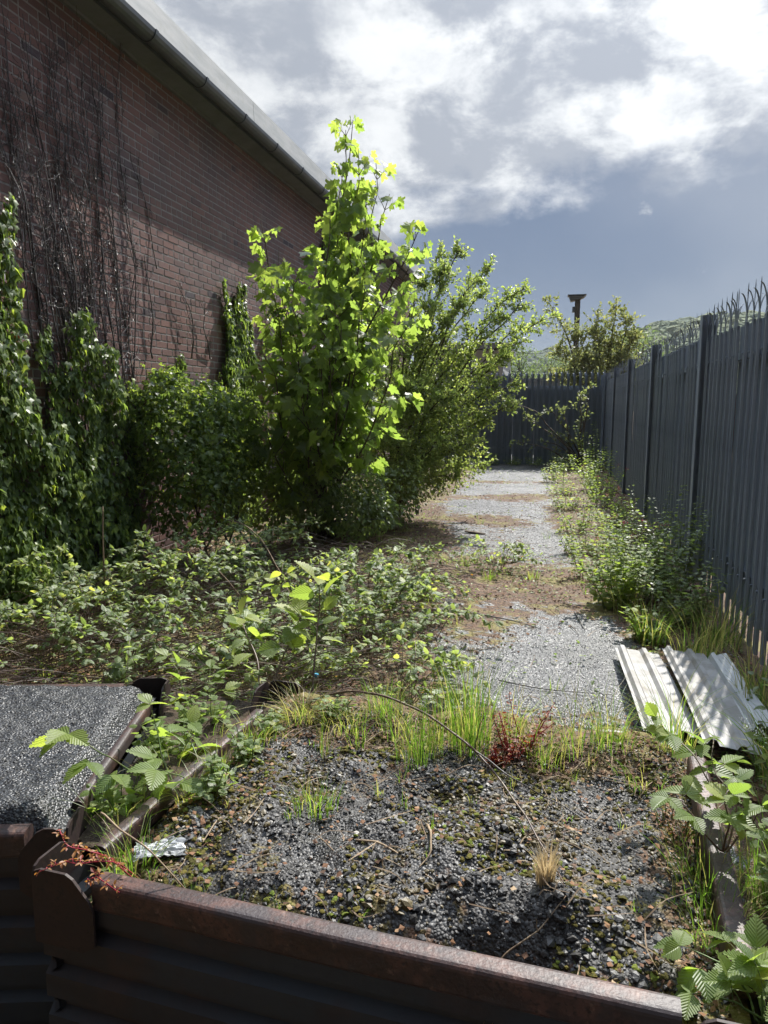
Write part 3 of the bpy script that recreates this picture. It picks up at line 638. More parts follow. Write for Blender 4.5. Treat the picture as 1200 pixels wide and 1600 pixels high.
# ------------------------------------------------------------------ steel crates
def crate(origin, rz, w_, d, label, flip=False, skip=(), back_drop=0., pw=.20, sb=.029, sd=0.):
    """origin at the front-left (or, flipped, front-right) top corner; local +x along the front"""
    root = thing('steel_crate', label, 'crate', (origin[0], origin[1], 0), rz, 'rusty steel crates')
    s = -1 if flip else 1; TOP = origin[2]; H_ = .98
    def B(g, a, b_):
        x0, x1 = sorted((a[0]*s, b_[0]*s)); g.box((x0, a[1], a[2]), (x1, b_[1], b_[2]))
    def beam(p, q, r=.034, zc=TOP-.04):
        # rounded rectangular hollow section along the top
        p = np.array(p, float); q = np.array(q, float); dd = q-p; L_ = np.linalg.norm(dd); dd /= L_; n_ = np.array([-dd[1], dd[0]])
        cs = []
        for cx, cz, a0 in ((r-.018, r-.018, 0), (-r+.018, r-.018, 90), (-r+.018, -r-.005, 180), (r-.018, -r-.005, 270)):
            for k in range(5): a_ = R(a0+k*22.5); cs.append((cx+.018*math.cos(a_), cz+.018*math.sin(a_)))
        nn = 14; V = []
        for k in range(nn+1):
            t = k/nn; c_ = p+dd*L_*t; bw = .0012*math.sin(t*11)
            V += [(c_[0]+n_[0]*(x+bw), c_[1]+n_[1]*(x+bw), zc+z+.0012*math.sin(t*7)) for x, z in cs]
        K = len(cs); F = [(k*K+i, k*K+(i+1) % K, (k+1)*K+(i+1) % K, (k+1)*K+i) for k in range(nn) for i in range(K)]+[tuple(range(K)), tuple(range(nn*K, nn*K+K))[::-1]]
        g = Geo(); g.polys(V, F); return g
    fb = beam((pw*s, .045), ((w_-.20)*s, .045)).build('front_beam', M_rust, root, smooth=False)
    beam((.20*s, d-.045), ((w_-.20)*s, d-.045), zc=TOP-.04-back_drop).build('back_beam', M_rust, root)
    beam((.045*s, .22), (.045*s, d-.2), sb, TOP-.04-sd).build('side_beam', M_rust, root)
    beam(((w_-.045)*s, .22), ((w_-.045)*s, d-.2)).build('side_beam', M_rust, root)
    # ribbed panels: trapezoid waves running level
    zs = []; z = TOP-.085
    prof_ = []
    while z > TOP-H_:
        prof_ += [(z, 0), (z-.05, 0), (z-.066, -.026), (z-.088, -.026), (z-.112, -.001)]; z -= .132
    def panel(p, q, out):
        p = np.array(p, float); q = np.array(q, float); out = np.array(out, float)
        g = Geo(); V = []
        for z_, o_ in prof_:
            for e in (p, q): c_ = e+out*(.036)+out*o_; V.append((c_[0], c_[1], z_))
        F = [(2*k, 2*k+1, 2*k+3, 2*k+2) for k in range(len(prof_)-1)]; m_ = len(V)
        V2 = [(x-out[0]*.006, y-out[1]*.006, z_) for x, y, z_ in V]
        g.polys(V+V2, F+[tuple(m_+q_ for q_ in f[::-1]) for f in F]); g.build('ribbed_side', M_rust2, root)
    panel((.004*s, .05), ((w_-.004)*s, .05), (0, -1)); panel((.03*s, d-.05), ((w_-.03)*s, d-.05), (0, 1))
    panel((.05*s, .02), (.05*s, d-.02), (-s, 0)); panel(((w_-.05)*s, .02), ((w_-.05)*s, d-.02), (s, 0))
    # corner plates: chamfered upstands
    def plate(p, q, zt, out, wd_ch=.05):
        """vertical plate from corner p to q, chamfered at q's top; sticks up above the beam"""
        p = np.array(p, float); q = np.array(q, float); out = np.array(out, float); t_ = .008
        L_ = np.linalg.norm(q-p); u_ = (q-p)/L_
        o2 = [(0, TOP-.21), (L_*.8, TOP-.21), (L_, TOP-.185), (L_, zt-.10), (L_-.012, zt-.07), (L_-wd_ch-.012, zt-.012), (L_-wd_ch-.035, zt), (.03, zt), (.009, zt-.009), (0, zt-.03)]
        V = [(p[0]+u_[0]*a_, p[1]+u_[1]*a_, z_) for a_, z_ in o2]; V += [(x+out[0]*t_, y+out[1]*t_, z_) for x, y, z_ in V]
        n = len(o2); F = [tuple(range(n))[::-1], tuple(range(n, 2*n))]+[(i, (i+1) % n, n+(i+1) % n, n+i) for i in range(n)]
        return V, F
    for ci, (cx, cy_, ux, uy) in enumerate(((0, 0, 1, 1), (w_, 0, -1, 1), (0, d, 1, -1), (w_, d, -1, -1))):
        if ci in skip: continue
        g = Geo()
        V, F = plate((cx*s, cy_), ((cx+ux*(pw+.015 if cx == 0 and cy_ == 0 else .22))*s, cy_), TOP+.018-(.01 if ci == 2 else 0), (0, -uy)); g.polys(V, F)
        V, F = plate((cx*s-ux*s*.0, cy_+uy*.001), (cx*s-ux*s*.0, cy_+uy*.20), TOP+.019-(.01 if ci == 2 else 0), (-ux*s, 0)); g.polys(V, F)
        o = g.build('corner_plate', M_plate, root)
    return root
c1 = crate((-1.385, 1.64, .35), R(-4.3), 1.90, 1.50, 'rusty steel crate with ribbed sides, filled with gravel and weeds', False, (3,), .07, .185, .026, .035)
c2 = crate((-1.43, 1.84, .34), R(15), 1.95, 1.28, 'rusty steel crate heaped with fresh tarmac, left of the gravel crate', True, (), 0., .13, .020)
def loc2w(rz, o, p):
    c, s_ = math.cos(rz), math.sin(rz); p = np.asarray(p, float)
    return np.stack([o[0]+c*p[..., 0]-s_*p[..., 1], o[1]+s_*p[..., 0]+c*p[..., 1]], -1)
# fill of the gravel crate
C1o, C1r = (-1.385, 1.64), R(-4.3)
def bed_h(u, v):          # local coordinates in the crate
    edge = np.minimum(np.minimum(u-.05, 1.85-u), v-.08); e = sstep(-.02, .16, edge)
    h = .22+.07*e+.03*sstep(1.05, 1.35, v)+.11*(fbm(u, v, 3.2, 4, 2)-.5)+.065*(fbm(u, v, 9, 3, 7)-.5)
    h = h-.13*np.exp(-(((u-1.30)/.15)**2+((v-.14)/.11)**2))+.05*np.exp(-(((u-1.42)/.1)**2+((v-.33)/.08)**2))         # hollow by the front beam
    h = h+.055*np.exp(-(((u-.95)/.6)**2+((v-.75)/.4)**2))
    return h
g = Geo(); nu, nv_ = 190, 150
U_, V_ = np.meshgrid(np.linspace(.03, 1.87, nu), np.linspace(.06, 1.50, nv_)); Wp = loc2w(C1r, C1o, np.stack([U_, V_], -1)); Z_ = bed_h(U_, V_)
i = (np.arange(nv_-1)[:, None]*nu+np.arange(nu-1)[None]).ravel(); Q = np.stack([i, i+1, i+nu+1, i+nu], 1)
lm_ = np.clip(.16+.38*fbm(U_, V_, 4, 4, 3)+.45*sstep(.25, .02, np.minimum(np.minimum(U_, 1.87-U_), V_))+.6*sstep(1.0, 1.25, V_), 0, 1)
g.add(np.concatenate([Wp, Z_[..., None]], -1).reshape(-1, 3), Q.ravel(), np.full(len(Q), 4), lm_.ravel())
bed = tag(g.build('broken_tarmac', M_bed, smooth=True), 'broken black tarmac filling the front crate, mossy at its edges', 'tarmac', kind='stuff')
n = 21000; u = rng.uniform(.07, 1.83, n); v = rng.uniform(.09, 1.40, n)
keep = fbm(u, v, 5, 3, 12)+rng.uniform(-.35, .35, n) > .30; u, v = u[keep], v[keep]; n = len(u)
sz = .0036+.0155*rng.beta(1.1, 4.8, n)+.016*(rng.random(n) < .012)+.012*(v < .35)*(rng.random(n) < .05)
mossy = (fbm(u, v, 5, 3, 30)+.08*rng.normal(size=n) > .54) & (rng.random(n) < .75)
fld = fbm(u, v, 5, 3, 61); sz = np.minimum(sz*(.72+.75*sstep(.42, .68, fld)), .021*rng.uniform(.8, 1.15, n))
tn = np.where(mossy, 1.0, np.clip(rng.beta(1.2, 2.2, n)*(.55+.8*sstep(.4, .62, fbm(u, v, 4, 3, 63)))+.30*(rng.random(n) < .035), 0, .93))
P = np.concatenate([loc2w(C1r, C1o, np.stack([u, v], -1)), (bed_h(u, v)+sz*.12)[:, None]], 1)
g = Geo(); rocks(g, P, sz*1.35, tn, .7, .3)
tag(g.build('gravel', M_stone), 'loose dark chippings and a few pale stones scattered over the front crate', 'gravel', kind='stuff')
# moss cushions
g = Geo(); n = 2600; u = rng.uniform(.07, 1.83, n*3); v = rng.uniform(.08, 1.42, n*3); k = fbm(u, v, 6, 3, 30)+.12*sstep(.3, .1, v)+.1*sstep(.5, .2, u)+.05*rng.normal(size=n*3) > .58; u, v = u[k], v[k]
P = np.concatenate([loc2w(C1r, C1o, np.stack([u, v], -1)), (bed_h(u, v)+.002)[:, None]], 1)
rocks(g, P, rng.uniform(.008, .022, len(u)), rng.random(len(u))**1.6, .5, .3)
tag(g.build('moss', M_moss), 'olive and yellow-green moss cushions between the chippings in the front crate', 'moss', kind='stuff')
# tarmac heap in the second crate
C2o, C2r = (-1.43, 1.84), R(15)
g = Geo(); nu, nv_ = 200, 150
U_, V_ = np.meshgrid(np.linspace(-1.92, -.05, nu), np.linspace(.05, 1.24, nv_))
e = np.minimum(np.minimum(-.05-U_, U_+1.92)*1.3, np.minimum(V_-.05, 1.24-V_)*1.3)
Z_ = .27+.085*sstep(0, .12, e)+.02*(fbm(U_, V_, 2.5, 3, 8)-.5)+.012*(fbm(U_, V_, 30, 2, 3)-.5)+.02*np.exp(-((U_+.9)/.6)**2)
Wp = loc2w(C2r, C2o, np.stack([U_, V_], -1)); i = (np.arange(nv_-1)[:, None]*nu+np.arange(nu-1)[None]).ravel(); Q = np.stack([i, i+1, i+nu+1, i+nu], 1)
g.add(np.concatenate([Wp, Z_[..., None]], -1).reshape(-1, 3), Q.ravel(), np.full(len(Q), 4), .1)
n = 9000; u = rng.uniform(-1.9, -.05, n); v = rng.uniform(.05, 1.22, n); e = np.minimum(-.05-u, np.minimum(v-.05, 1.24-v)); k = (rng.random(n) < .45+.8*(e < .1)); u, v, e = u[k], v[k], e[k]
z = .27+.085*sstep(0, .12, e*1.3)+.02*(fbm(u, v, 2.5, 3, 8)-.5)+.012*(fbm(u, v, 30, 2, 3)-.5)+.02*np.exp(-((u+.9)/.6)**2)
g2 = Geo(); rocks(g2, np.concatenate([loc2w(C2r, C2o, np.stack([u, v], -1)), (z+.0005)[:, None]], 1), rng.uniform(.004, .010, len(u)), .15+.5*rng.random(len(u)), .7, .3)
tag(g.build('tarmac_heap', M_tarmac2, smooth=True), 'heap of fresh black glistening tarmac filling the second crate', 'tarmac heap')
tag(g2.build('tarmac_crumbs', M_stone), 'small black crumbs on the fresh tarmac heap', 'gravel', kind='stuff')

# loose aggregate proud of the worn tarmac path
OCT = (np.array([(1, 0, 0), (-1, 0, 0), (0, 1, 0), (0, -1, 0), (0, 0, 1), (0, 0, -1)], float), np.array([(0, 2, 4), (2, 1, 4), (1, 3, 4), (3, 0, 4), (2, 0, 5), (1, 2, 5), (3, 1, 5), (0, 3, 5)]))
n = 34000; y = 3.3+9.5*rng.random(n)**1.7; x = path_l(y)-.25+rng.random(n)*(path_r(y)-path_l(y)+.6); k = (rng.random(n) < 1.15-litter_mask(x, y)*1.1); x, y = x[k], y[k]; n = len(x)
sz = rng.uniform(.003, .0070, n)*(1+.09*(y-3.3)); g = Geo(); rocks(g, np.stack([x, y, gheight(x, y)+.0012], 1), sz, np.clip(rng.beta(1.3, 2.4, n)*.85+.35*(rng.random(n) < .08), 0, .93), .75, .3, OCT)
tag(g.build('path_grit', M_stone), 'grey grit and worn aggregate on the wet tarmac path', 'gravel', kind='stuff')

# ------------------------------------------------------------------ pale corrugated sheets
def corr(name, p00, p01, w_, tilt_z, bend, label, seed, ribs=3, m_=None, curl=0.):
    """p00 near-left, p01 far-left corner (x,y,z); w_ width to the right"""
    p00 = np.array(p00, float); p01 = np.array(p01, float); loc = p00.copy(); L_ = p01-p00; ln = np.linalg.norm(L_); L_ /= ln
    Xd = np.cross(L_, [0, 0, 1]); Xd /= np.linalg.norm(Xd); Zd = np.cross(Xd, L_)
    pr_ = [(0, 0)]; x = 0
    pw = w_/ribs
    for k in range(ribs): x = k*pw; pr_ += [(x+pw*.12, 0), (x+pw*.24, .024), (x+pw*.42, .024), (x+pw*.54, 0), (x+pw*.78, .001)]
    pr_.append((w_, 0)); pr_ = np.array(pr_)
    ns = 16; V = []; r = np.random.default_rng(seed)
    for k in range(ns+1):
        t = k/ns
        for a_, h_ in pr_:
            q_ = L_*ln*t+Xd*a_+Zd*(h_+bend*math.sin(t*math.pi)+tilt_z*a_/w_+curl*(a_/w_)**2*math.sin(2*t)+.004*math.sin(7*t+9*a_)); V.append(q_)
    K = len(pr_); F = [(k*K+i, k*K+i+1, (k+1)*K+i+1, (k+1)*K+i) for k in range(ns) for i in range(K-1)]
    V = np.array(V); n_ = len(V); V2 = V-Zd*.0015
    g = Geo(); g.polys(np.vstack([V, V2]), F+[tuple(n_+q_ for q_ in f[::-1]) for f in F])
    rim = [(i, i+1, n_+i+1, n_+i) for i in range(K-1)]+[(ns*K+i+1, ns*K+i, n_+ns*K+i, n_+ns*K+i+1) for i in range(K-1)]
    g.polys(np.vstack([V, V2]), rim)
    o = g.build(name, m_ or M_white); o.location = tuple(loc); return tag(o, label, 'metal sheet', 'offcuts of pale corrugated sheet')
corr('corrugated_sheet', (.46, 3.50, .12), (.44, 4.90, .06), .27, -.02, .01, 'dirty white corrugated sheet on the tarmac, left of the pair', 1, 2)
corr('corrugated_sheet', (.70, 3.36, .15), (.725, 4.86, .09), .25, -.04, .02, 'dirty white corrugated sheet with a peeled edge, nearer the fence', 2, 2, None, .03)
corr('corrugated_sheet', (.99, 3.75, .06), (.985, 4.85, .05), .12, .04, .0, 'narrow grey strip of corrugated sheet half under dry weeds by the fence', 3, 1, M_fascia)

# ================================================================== VEGETATION
def unit(a): a = np.asarray(a, float); return a/(np.linalg.norm(a, axis=-1, keepdims=True)+1e-9)
def perp(d):
    d = unit(d); a = rng.normal(size=3); a -= a.dot(d)*d; return unit(a)
def shoot(p, d, L_, gravity=-.15, n=8, wob=.05):
    """a bending twig: points from p along d; gravity<0 droops, >0 turns up"""
    d = unit(d); P = [np.array(p, float)]; st = L_/(n-1)
    for _ in range(n-1):
        d = unit(d+np.array([0, 0, gravity])*st/max(L_, .01)*1.6+rng.normal(0, wob, 3)); P.append(P[-1]+d*st)
    return np.array(P)
SUNV = np.array([math.sin(SUN_AZ)*math.cos(SUN_EL), math.cos(SUN_AZ)*math.cos(SUN_EL), math.sin(SUN_EL)])
def put_leaves(gl, P, D, size, tpl, tint, upb=1.2, sun_=.3, spread=.5, wide=None):
    """leaves at P with tips along D, faces turned upward and a little to the sun"""
    m = len(P)
    if not m: return
    Nn = unit(rng.normal(0, spread, (m, 3))+np.array([0, 0, upb])+SUNV*sun_)
    D = unit(D+rng.normal(0, .18, (m, 3)))
    gl.inst(tpl, P, D, Nn, size, tint, wide)

# ---------- sycamore
def sycamore():
    base = np.array([-2.75, 8.6, 0.]); root = thing('sycamore_tree', 'young sycamore with bright backlit lobed leaves, tallest tree against the brick wall', 'tree', base)
    gt, gb, gl = Geo(), Geo(), Geo()
    tips = [((548, 186), 8.2, 1.0), ((610, 300), 8.5, .6), ((658, 352), 8.2, .8), ((404, 340), 8.0, 1.), ((455, 440), 7.6, .5), ((520, 320), 7.8, .55), ((575, 420), 7.6, .5), ((650, 470), 7.6, .7), ((418, 560), 7.4, .6), ((500, 520), 7.2, .5), ((400, 650), 7.3, .5),   ((590, 250), 8.6, .35), ((515, 400), 8.8, .5), ((590, 470), 8.9, .5), ((450, 510), 8.7, .4), ((640, 400), 8.9, .4), ((543, 205), 8.25, .5), ((562, 235), 8.15, .4), ((534, 262), 8.3, .4), ((575, 290), 8.3, .4), ((432, 400), 7.9, .8), ((452, 470), 7.9, .7), ((474, 520), 7.6, .6), ((425, 470), 7.7, .6), ((530, 470), 7.3, .6), ((470, 600), 7.2, .6)]
    LP, LD, LS = [], [], []
    for q, ((px, py), yy, k) in enumerate(tips):
        tip = atY(px, py, yy); b0 = base+np.array([rng.normal(0, .10), rng.normal(0, .10), 0])
        hgt = tip[2]; start = b0
        mid = b0*.5+tip*.5+np.array([(base[0]-tip[0])*.18, 0, .12*hgt]); mid[2] = hgt*.52
        if q not in (0, 3, 2, 1):
            mid[:2] = base[:2]*.40+tip[:2]*.60
        C = curve([start, b0*.85+mid*.15+[0, 0, .1*hgt], mid, mid*.4+tip*.6+[0, 0, .03], tip], 10, .025)
        L_ = np.linalg.norm(np.diff(C, axis=0), axis=1).sum()
        r = np.linspace(.026 if q < 4 else .016, .0035, len(C)); gb.tube(C, r, 6)
        s_ = np.concatenate([[0], np.cumsum(np.linalg.norm(np.diff(C, axis=0), axis=1))])/L_
        t = .34 if q > 3 else .36
        side = rng.uniform(0, 6.28)
        while t < .995:
            p = np.array([np.interp(t, s_, C[:, j]) for j in range(3)]); dd = unit(np.array([np.interp(min(t+.03, 1), s_, C[:, j]) for j in range(3)])-p+1e-6)
            a = perp(dd); b_ = np.cross(dd, a)
            side += 1.57
            for sg in (1, -1):
                if rng.random() < .30: continue
                o = unit(math.cos(side)*a+math.sin(side)*b_)*sg
                ln = (.16+.42*(1-t)*k+.10*rng.random())*(1 if rng.random() > .3 else .55)
                if t > .82: ln = .10+.08*rng.random()
                S = shoot(p, o+dd*.8+[0, 0, .25], ln, .1, 6, .08); gb.tube(S, np.linspace(.005, .002, 6), 4, cap=False)
                m_ = max(2, int(ln/.10))
                for e in range(m_):
                    f = (e+1)/m_; pp = np.array([np.interp(f*5, np.arange(6), S[:, j]) for j in range(3)]); sd = unit(S[-1]-S[0]); c_ = perp(sd)
                    for s2 in (1, -1) if e < m_-1 else (1, -1, 0):
                        dr = unit(c_*s2*.9+sd*.7+np.array([0, 0, .1])); pet = .05+.05*rng.random()
                        lp = pp+dr*pet
                        gb.tube([pp, pp+dr*pet*.5+[0, 0, .006], lp], .0012, 3, cap=False)
                        LP.append(lp); LD.append(unit(dr*[1, 1, .3]+[0, 0, -.55])); LS.append((.085+.075*rng.random())*(.8 if t > .85 else 1)*(1.05 if s2 == 0 else 1))
            t += (.085+.03*rng.random())/L_*2.3
    LP = np.array(LP); LD = np.array(LD); LS = np.array(LS)
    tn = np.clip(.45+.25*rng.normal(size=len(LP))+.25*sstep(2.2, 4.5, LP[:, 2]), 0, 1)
    LS = LS*rng.uniform(.7, 1.3, len(LS)); h_ = rng.random(len(LP))
    for lo_, hi_, tp_ in ((0, .4, T_maple), (.4, .75, T_maple2), (.75, 1.01, T_maple3)): k = (h_ >= lo_) & (h_ < hi_); put_leaves(gl, LP[k], LD[k]+[0, 0, -.25*(lo_ > 0)], LS[k], tp_, tn[k], .7, .5, .7)
    print('sycamore leaves', len(LP))
    shift(gb, base).build('trunk', M_bark, root, True); shift(gl, base).build('crown', M_syc, root)
sycamore()

# ---------- shrubs of small leaves
def small_shrub(name, label, cat, base, tips, leafm, lsz, spacing, sub, fill=(), droop=-.12, tpl=T_small, lean=.3, sublen=.34, tintb=.45, barkm=None, group=None, parts=('trunk', 'crown'), r0=.022):
    base = np.array(base, float); root = thing(name, label, cat, base, group=group); gb, gl = Geo(), Geo(); LP, LD = [], []
    def clothe(S, sp, f0=.15):
        L_ = np.linalg.norm(np.diff(S, axis=0), axis=1).sum(); k = max(2, int(L_*(1-f0)/sp)); f = f0+(1-f0)*(np.arange(k)+rng.random(k)*.6)/k; ii = np.clip(f, 0, 1)*(len(S)-1)
        p = np.stack([np.interp(ii, np.arange(len(S)), S[:, j]) for j in range(3)], 1); dd = unit(S[-1]-S[0])
        for rep in range(3):
            d = unit(rng.normal(0, .8, (k, 3))+dd*.7+[0, 0, .15]); LP.append(p+d*lsz*.25); LD.append(d)
    for tp in tips:
        tip = np.array(tp[:3], float); k = tp[3] if len(tp) > 3 else 1.
        b0 = base+[rng.normal(0, .10), rng.normal(0, .10), 0]
        mid = b0*(1-lean-.15)+tip*(lean+.15); mid[2] = b0[2]+(tip[2]-b0[2])*.62+.05
        C = curve([b0, mid, mid*.35+tip*.65+[0, 0, .05*abs(tip[2]-base[2])], tip], 10, .03); gb.tube(C, np.linspace(r0, .003, len(C)), 5)
        L_ = np.linalg.norm(np.diff(C, axis=0), axis=1).sum(); n = int(sub*L_*k)
        for _ in range(n):
            f = rng.uniform(.22, .97)**.9; ii = f*(len(C)-1); p = np.array([np.interp(ii, np.arange(len(C)), C[:, j]) for j in range(3)]); dd = unit(C[min(int(ii)+2, len(C)-1)]-C[max(int(ii)-1, 0)])
            S = shoot(p, perp(dd)+dd*.9+[0, 0, .2], sublen*rng.uniform(.4, 1.2)*(1.15-.7*f), droop, 6, .09); gb.tube(S, np.linspace(.004, .0015, 6), 3, cap=False); clothe(S, spacing)
        clothe(C[int(len(C)*.6):], spacing*1.3)
    for (c, rad, n) in fill:
        d = rdir(n); q = (rng.random(n)**.33)[:, None]; p = np.array(c)+d*q*np.array(rad); LP.append(p); LD.append(unit(d*.7+rng.normal(0, .6, (n, 3))))
    LP = np.vstack(LP); LD = np.vstack(LD); k = LP[:, 2] > .03; LP, LD = LP[k], LD[k]; m = len(LP); print(name, 'leaves', m)
    put_leaves(gl, LP, LD, lsz*rng.uniform(.65, 1.25, m), tpl, np.clip(tintb+.22*rng.normal(size=m), 0, 1), .7, .3, .7)
    shift(gb, base).build(parts[0], barkm or M_bark, root, True); shift(gl, base).build(parts[1], leafm, root)
    return root
t_ = [(*atY(px, py, yy), k) for px, py, yy, k in ((724, 390, 11, .6), (690, 395, 10.8, .4), (750, 430, 10.4, .4), (835, 470, 10.9, .35), (870, 495, 11.2, .3), (828, 530, 10.8, .4), (810, 600, 10.6, .5), (800, 640, 10.4, .5), (720, 470, 10.2, .7), (680, 470, 10.2, .7), (768, 410, 11.2, .4), (820, 452, 11, .7), (700, 420, 10.5, .8), (845, 500, 11.4, .5), (790, 500, 10.6, .8), (760, 455, 11.6, .6), (660, 440, 10.6, .9), (800, 550, 10.4, .9), (780, 600, 10.2, .9), (740, 540, 10, 1), (700, 500, 10.2, 1), (640, 520, 10, 1), (770, 650, 10.4, .8), (740, 690, 9.9, .9), (700, 620, 9.6, 1), (650, 600, 9.5, 1), (600, 560, 10, 1), (690, 700, 9.4, 1), (760, 720, 10.8, .7), (620, 680, 9.2, 1), (580, 640, 9.4, 1), (730, 610, 11.4, 1), (670, 560, 11.2, 1), (660, 740, 9.2, .9), (720, 740, 10, .8), (600, 740, 9.3, .8), (560, 700, 9.4, .8))]
small_shrub('goat_willow_shrub', 'wide small-leaved shrub arching over the alley, right of the sycamore', 'shrub', (-2.35, 10.7, 0), t_, M_shrub, .050, .026, 20,
            tintb=.6, fill=[((-2.2, 10.0, .75), (.85, .7, .6), 3200), ((-1.65, 10.2, 1.0), (.8, .6, .65), 3400), ((-2.2, 10.2, 1.8), (.9, .6, .8), 2600), ((-1.5, 10.3, 1.7), (.8, .5, .5), 1300)], tpl=T_small).name = 'arching_shrub'
# ragged shrub reaching into view from the far end corner
t2 = [(*atY(px, py, 19.6), k) for px, py, k in ((792, 625, .4), (820, 655, .5), (838, 690, .5), (800, 690, .5), (850, 640, .4), (905, 610, .5), (915, 650, .8), (880, 640, .8), (925, 600, .4), (895, 690, .8), (870, 680, .5))]
small_shrub('corner_shrub', 'straggly shrub with yellow-green sprigs in front of the far fence corner', 'shrub', (.75, 19.5, 0), t2, M_yel, .10, .07, 6, sublen=.4, tintb=.4)
# yellow-green tree beyond the fence
t3 = [(*atY(px, py, 25), k) for px, py, k in ((850, 468, .25), (962, 470, .35), (985, 500, .7), (992, 530, .8), (930, 515, .8), (900, 520, .8), (870, 545, .8), (875, 500, .4), (950, 540, 1), (915, 560, 1), (970, 565, 1), (890, 580, 1), (940, 590, 1), (860, 585, .8), (985, 560, .8), (930, 490, .3))]
small_shrub('yellow_leaved_tree', 'yellow-green budding tree standing just beyond the far fence corner', 'tree', (1.6, 25, 0), t3, M_yel, .12, .075, 13, sublen=.75, tintb=.6, fill=[((1.4, 25, 2.7), (1.3, 1, .9), 1000)], droop=.02, r0=.04)

def far_tree(label, base, h, wd, n, seed, name='broadleaf_tree'):
    root = thing(name, label, 'tree', base); r = np.random.default_rng(seed); gb, gl = Geo(), Geo()
    gb.tube(curve([(0, 0, 0), (.1, 0, h*.3), (0, 0, h*.7)], 6), np.linspace(.22, .07, 12)*h/9, 7); P, D = [], []
    for k in range(34):
        a = r.uniform(0, 6.28); z = h*r.uniform(.32, .97); rad = wd*math.sqrt(max(.05, 1-((z/h-.58)/.48)**2))*r.uniform(.35, 1); c = np.array([rad*math.cos(a), rad*math.sin(a), z]); s = h*.10*r.uniform(.7, 1.4)
        gb.tube(curve([(0, 0, z*.55), c*.5+np.array([0, 0, z*.4]), c], 5), np.linspace(.07, .02, 10)*h/9, 4)
        m = n//34; d = unit(r.normal(size=(m, 3))); P.append(c+d*s*(r.random((m, 1))**.4)*[1.2, 1.2, .8]); D.append(unit(d+r.normal(0, .5, (m, 3))))
    P = np.vstack(P); put_leaves(gl, P, np.vstack(D), .028*h*r.uniform(.7, 1.3, len(P)), T_tiny, np.clip(.5+.25*r.normal(size=len(P)), 0, 1), .6, .2, .8)
    gb.build('trunk', M_bark, root); gl.build('crown', M_far, root)
for i, (px, yy, h, wd, lb) in enumerate(((812, 60, 6.0, 1.5, 'dusky narrow tree behind the far fence beside the pale building'), (858, 75, 6.4, 2.6, 'rounded green tree over the middle of the far fence, against the hill'), (895, 85, 6.3, 3.0, 'broad green tree behind the yellow-leaved tree'), (1000, 70, 8.0, 2.8, 'dark tree rising behind the right fence at the foot of the hill'), (960, 62, 7.2, 2.0, 'thin-crowned tree at the hill foot, between floodlight pole and right fence'), (770, 90, 5.5, 3.2, 'low green tree beside the pale building'))):
    q = atY(px, 600, yy); far_tree(lb, (q[0], yy, 0), h, wd, 2600, 30+i)

# ---------- ivy on the wall
def inpoly(x, y, poly):
    c = np.zeros(len(x), bool); n = len(poly)
    for i in range(n):
        (x1, y1), (x2, y2) = poly[i], poly[(i+1) % n]
        k = (y1 > y) != (y2 > y); c ^= k & (x < (x2-x1)*(y-y1)/(y2-y1+1e-12)+x1)
    return c
def ivy(label, pix, dens, thick, stems, size=.06, name='ivy_plant', seed=1, thin=.0, mat_=None):
    poly = [atX(px, py, WX+.1)[1:] for px, py in pix]; poly = np.array(poly); y0, z0 = poly.min(0); y1, z1 = poly.max(0); z0 = max(z0, 0)
    A = (y1-y0)*(z1-z0); n = int(A*dens); y = rng.uniform(y0, y1, n); z = rng.uniform(z0, z1, n)
    jy = .16*(fbm(y, z, 3.5, 3, seed)-.5)*2
    k = inpoly(y+jy, z+.10*(fbm(y, z, 4, 3, seed+5)-.5)*2, poly) & (fbm(y, z, 2.6, 4, seed+9)+.25*rng.normal(size=n)*.5 > thin)
    y, z = y[k], z[k]; n = len(y)
    x = WX+.02+thick*(fbm(y, z, 2.2, 3, seed+2)**1.1)*rng.random(n)**.35
    base = np.array([WX+.05, (poly[poly[:, 1].argmin()][0]), 0.]); root = thing(name, label, 'ivy', base, group='ivy plants climbing the brick wall')
    g = Geo(); D = unit(np.stack([.35+.2*rng.normal(size=n), .35*rng.normal(size=n)-.1, -1+.35*rng.normal(size=n)], 1))
    Nn = unit(np.stack([1+.3*rng.normal(size=n), .25+.45*rng.normal(size=n), .55+.4*rng.normal(size=n)], 1))
    tn = np.clip(.42+.18*rng.normal(size=n)+.25*(fbm(y, z, 5, 2, seed+3)-.5), 0, .96); tn[rng.random(n) < .004] = 1.
    tn = np.where((rng.random(n) < .10), np.maximum(tn, .85), tn); tn = np.minimum(tn, np.where(rng.random(n) < .004, 1., .96))
    g.inst(T_ivyl, np.stack([x, y, z], 1), D, Nn, size*rng.uniform(.6, 1.3, n), tn)
    shift(g, base).build('foliage', mat_ or M_ivy, root)
    gs = Geo()
    for s in stems:
        P = np.array([atX(px, py, WX+.03) for px, py in s]); P[:, 2] = np.maximum(P[:, 2], 0); C = curve(P, 8, .015); gs.tube(C, np.linspace(.012, .004, len(C)), 5)
    shift(gs, base).build('stem', M_vine, root, True); print(label[:30], n)
    return root
ivy('ivy column with sunlit edge at the extreme left of the brick wall', [(-120, 1050), (-60, 600), (-30, 380), (0, 285), (14, 300), (18, 400), (38, 500), (48, 600), (62, 700), (70, 830), (50, 1000)], 2100, .30, [[(20, 940), (10, 700), (6, 420)]], .062, seed=3)
ivy('broad pointed mass of ivy on the wall beneath the bare creepers', [(60, 990), (66, 760), (72, 640), (84, 600), (100, 520), (108, 466), (122, 480), (130, 540), (150, 545), (160, 570), (178, 640), (190, 720), (215, 790), (230, 930)], 2300, .34, [[(110, 960), (120, 700), (112, 480)], [(165, 960), (165, 760), (150, 570)]], .060, seed=11)
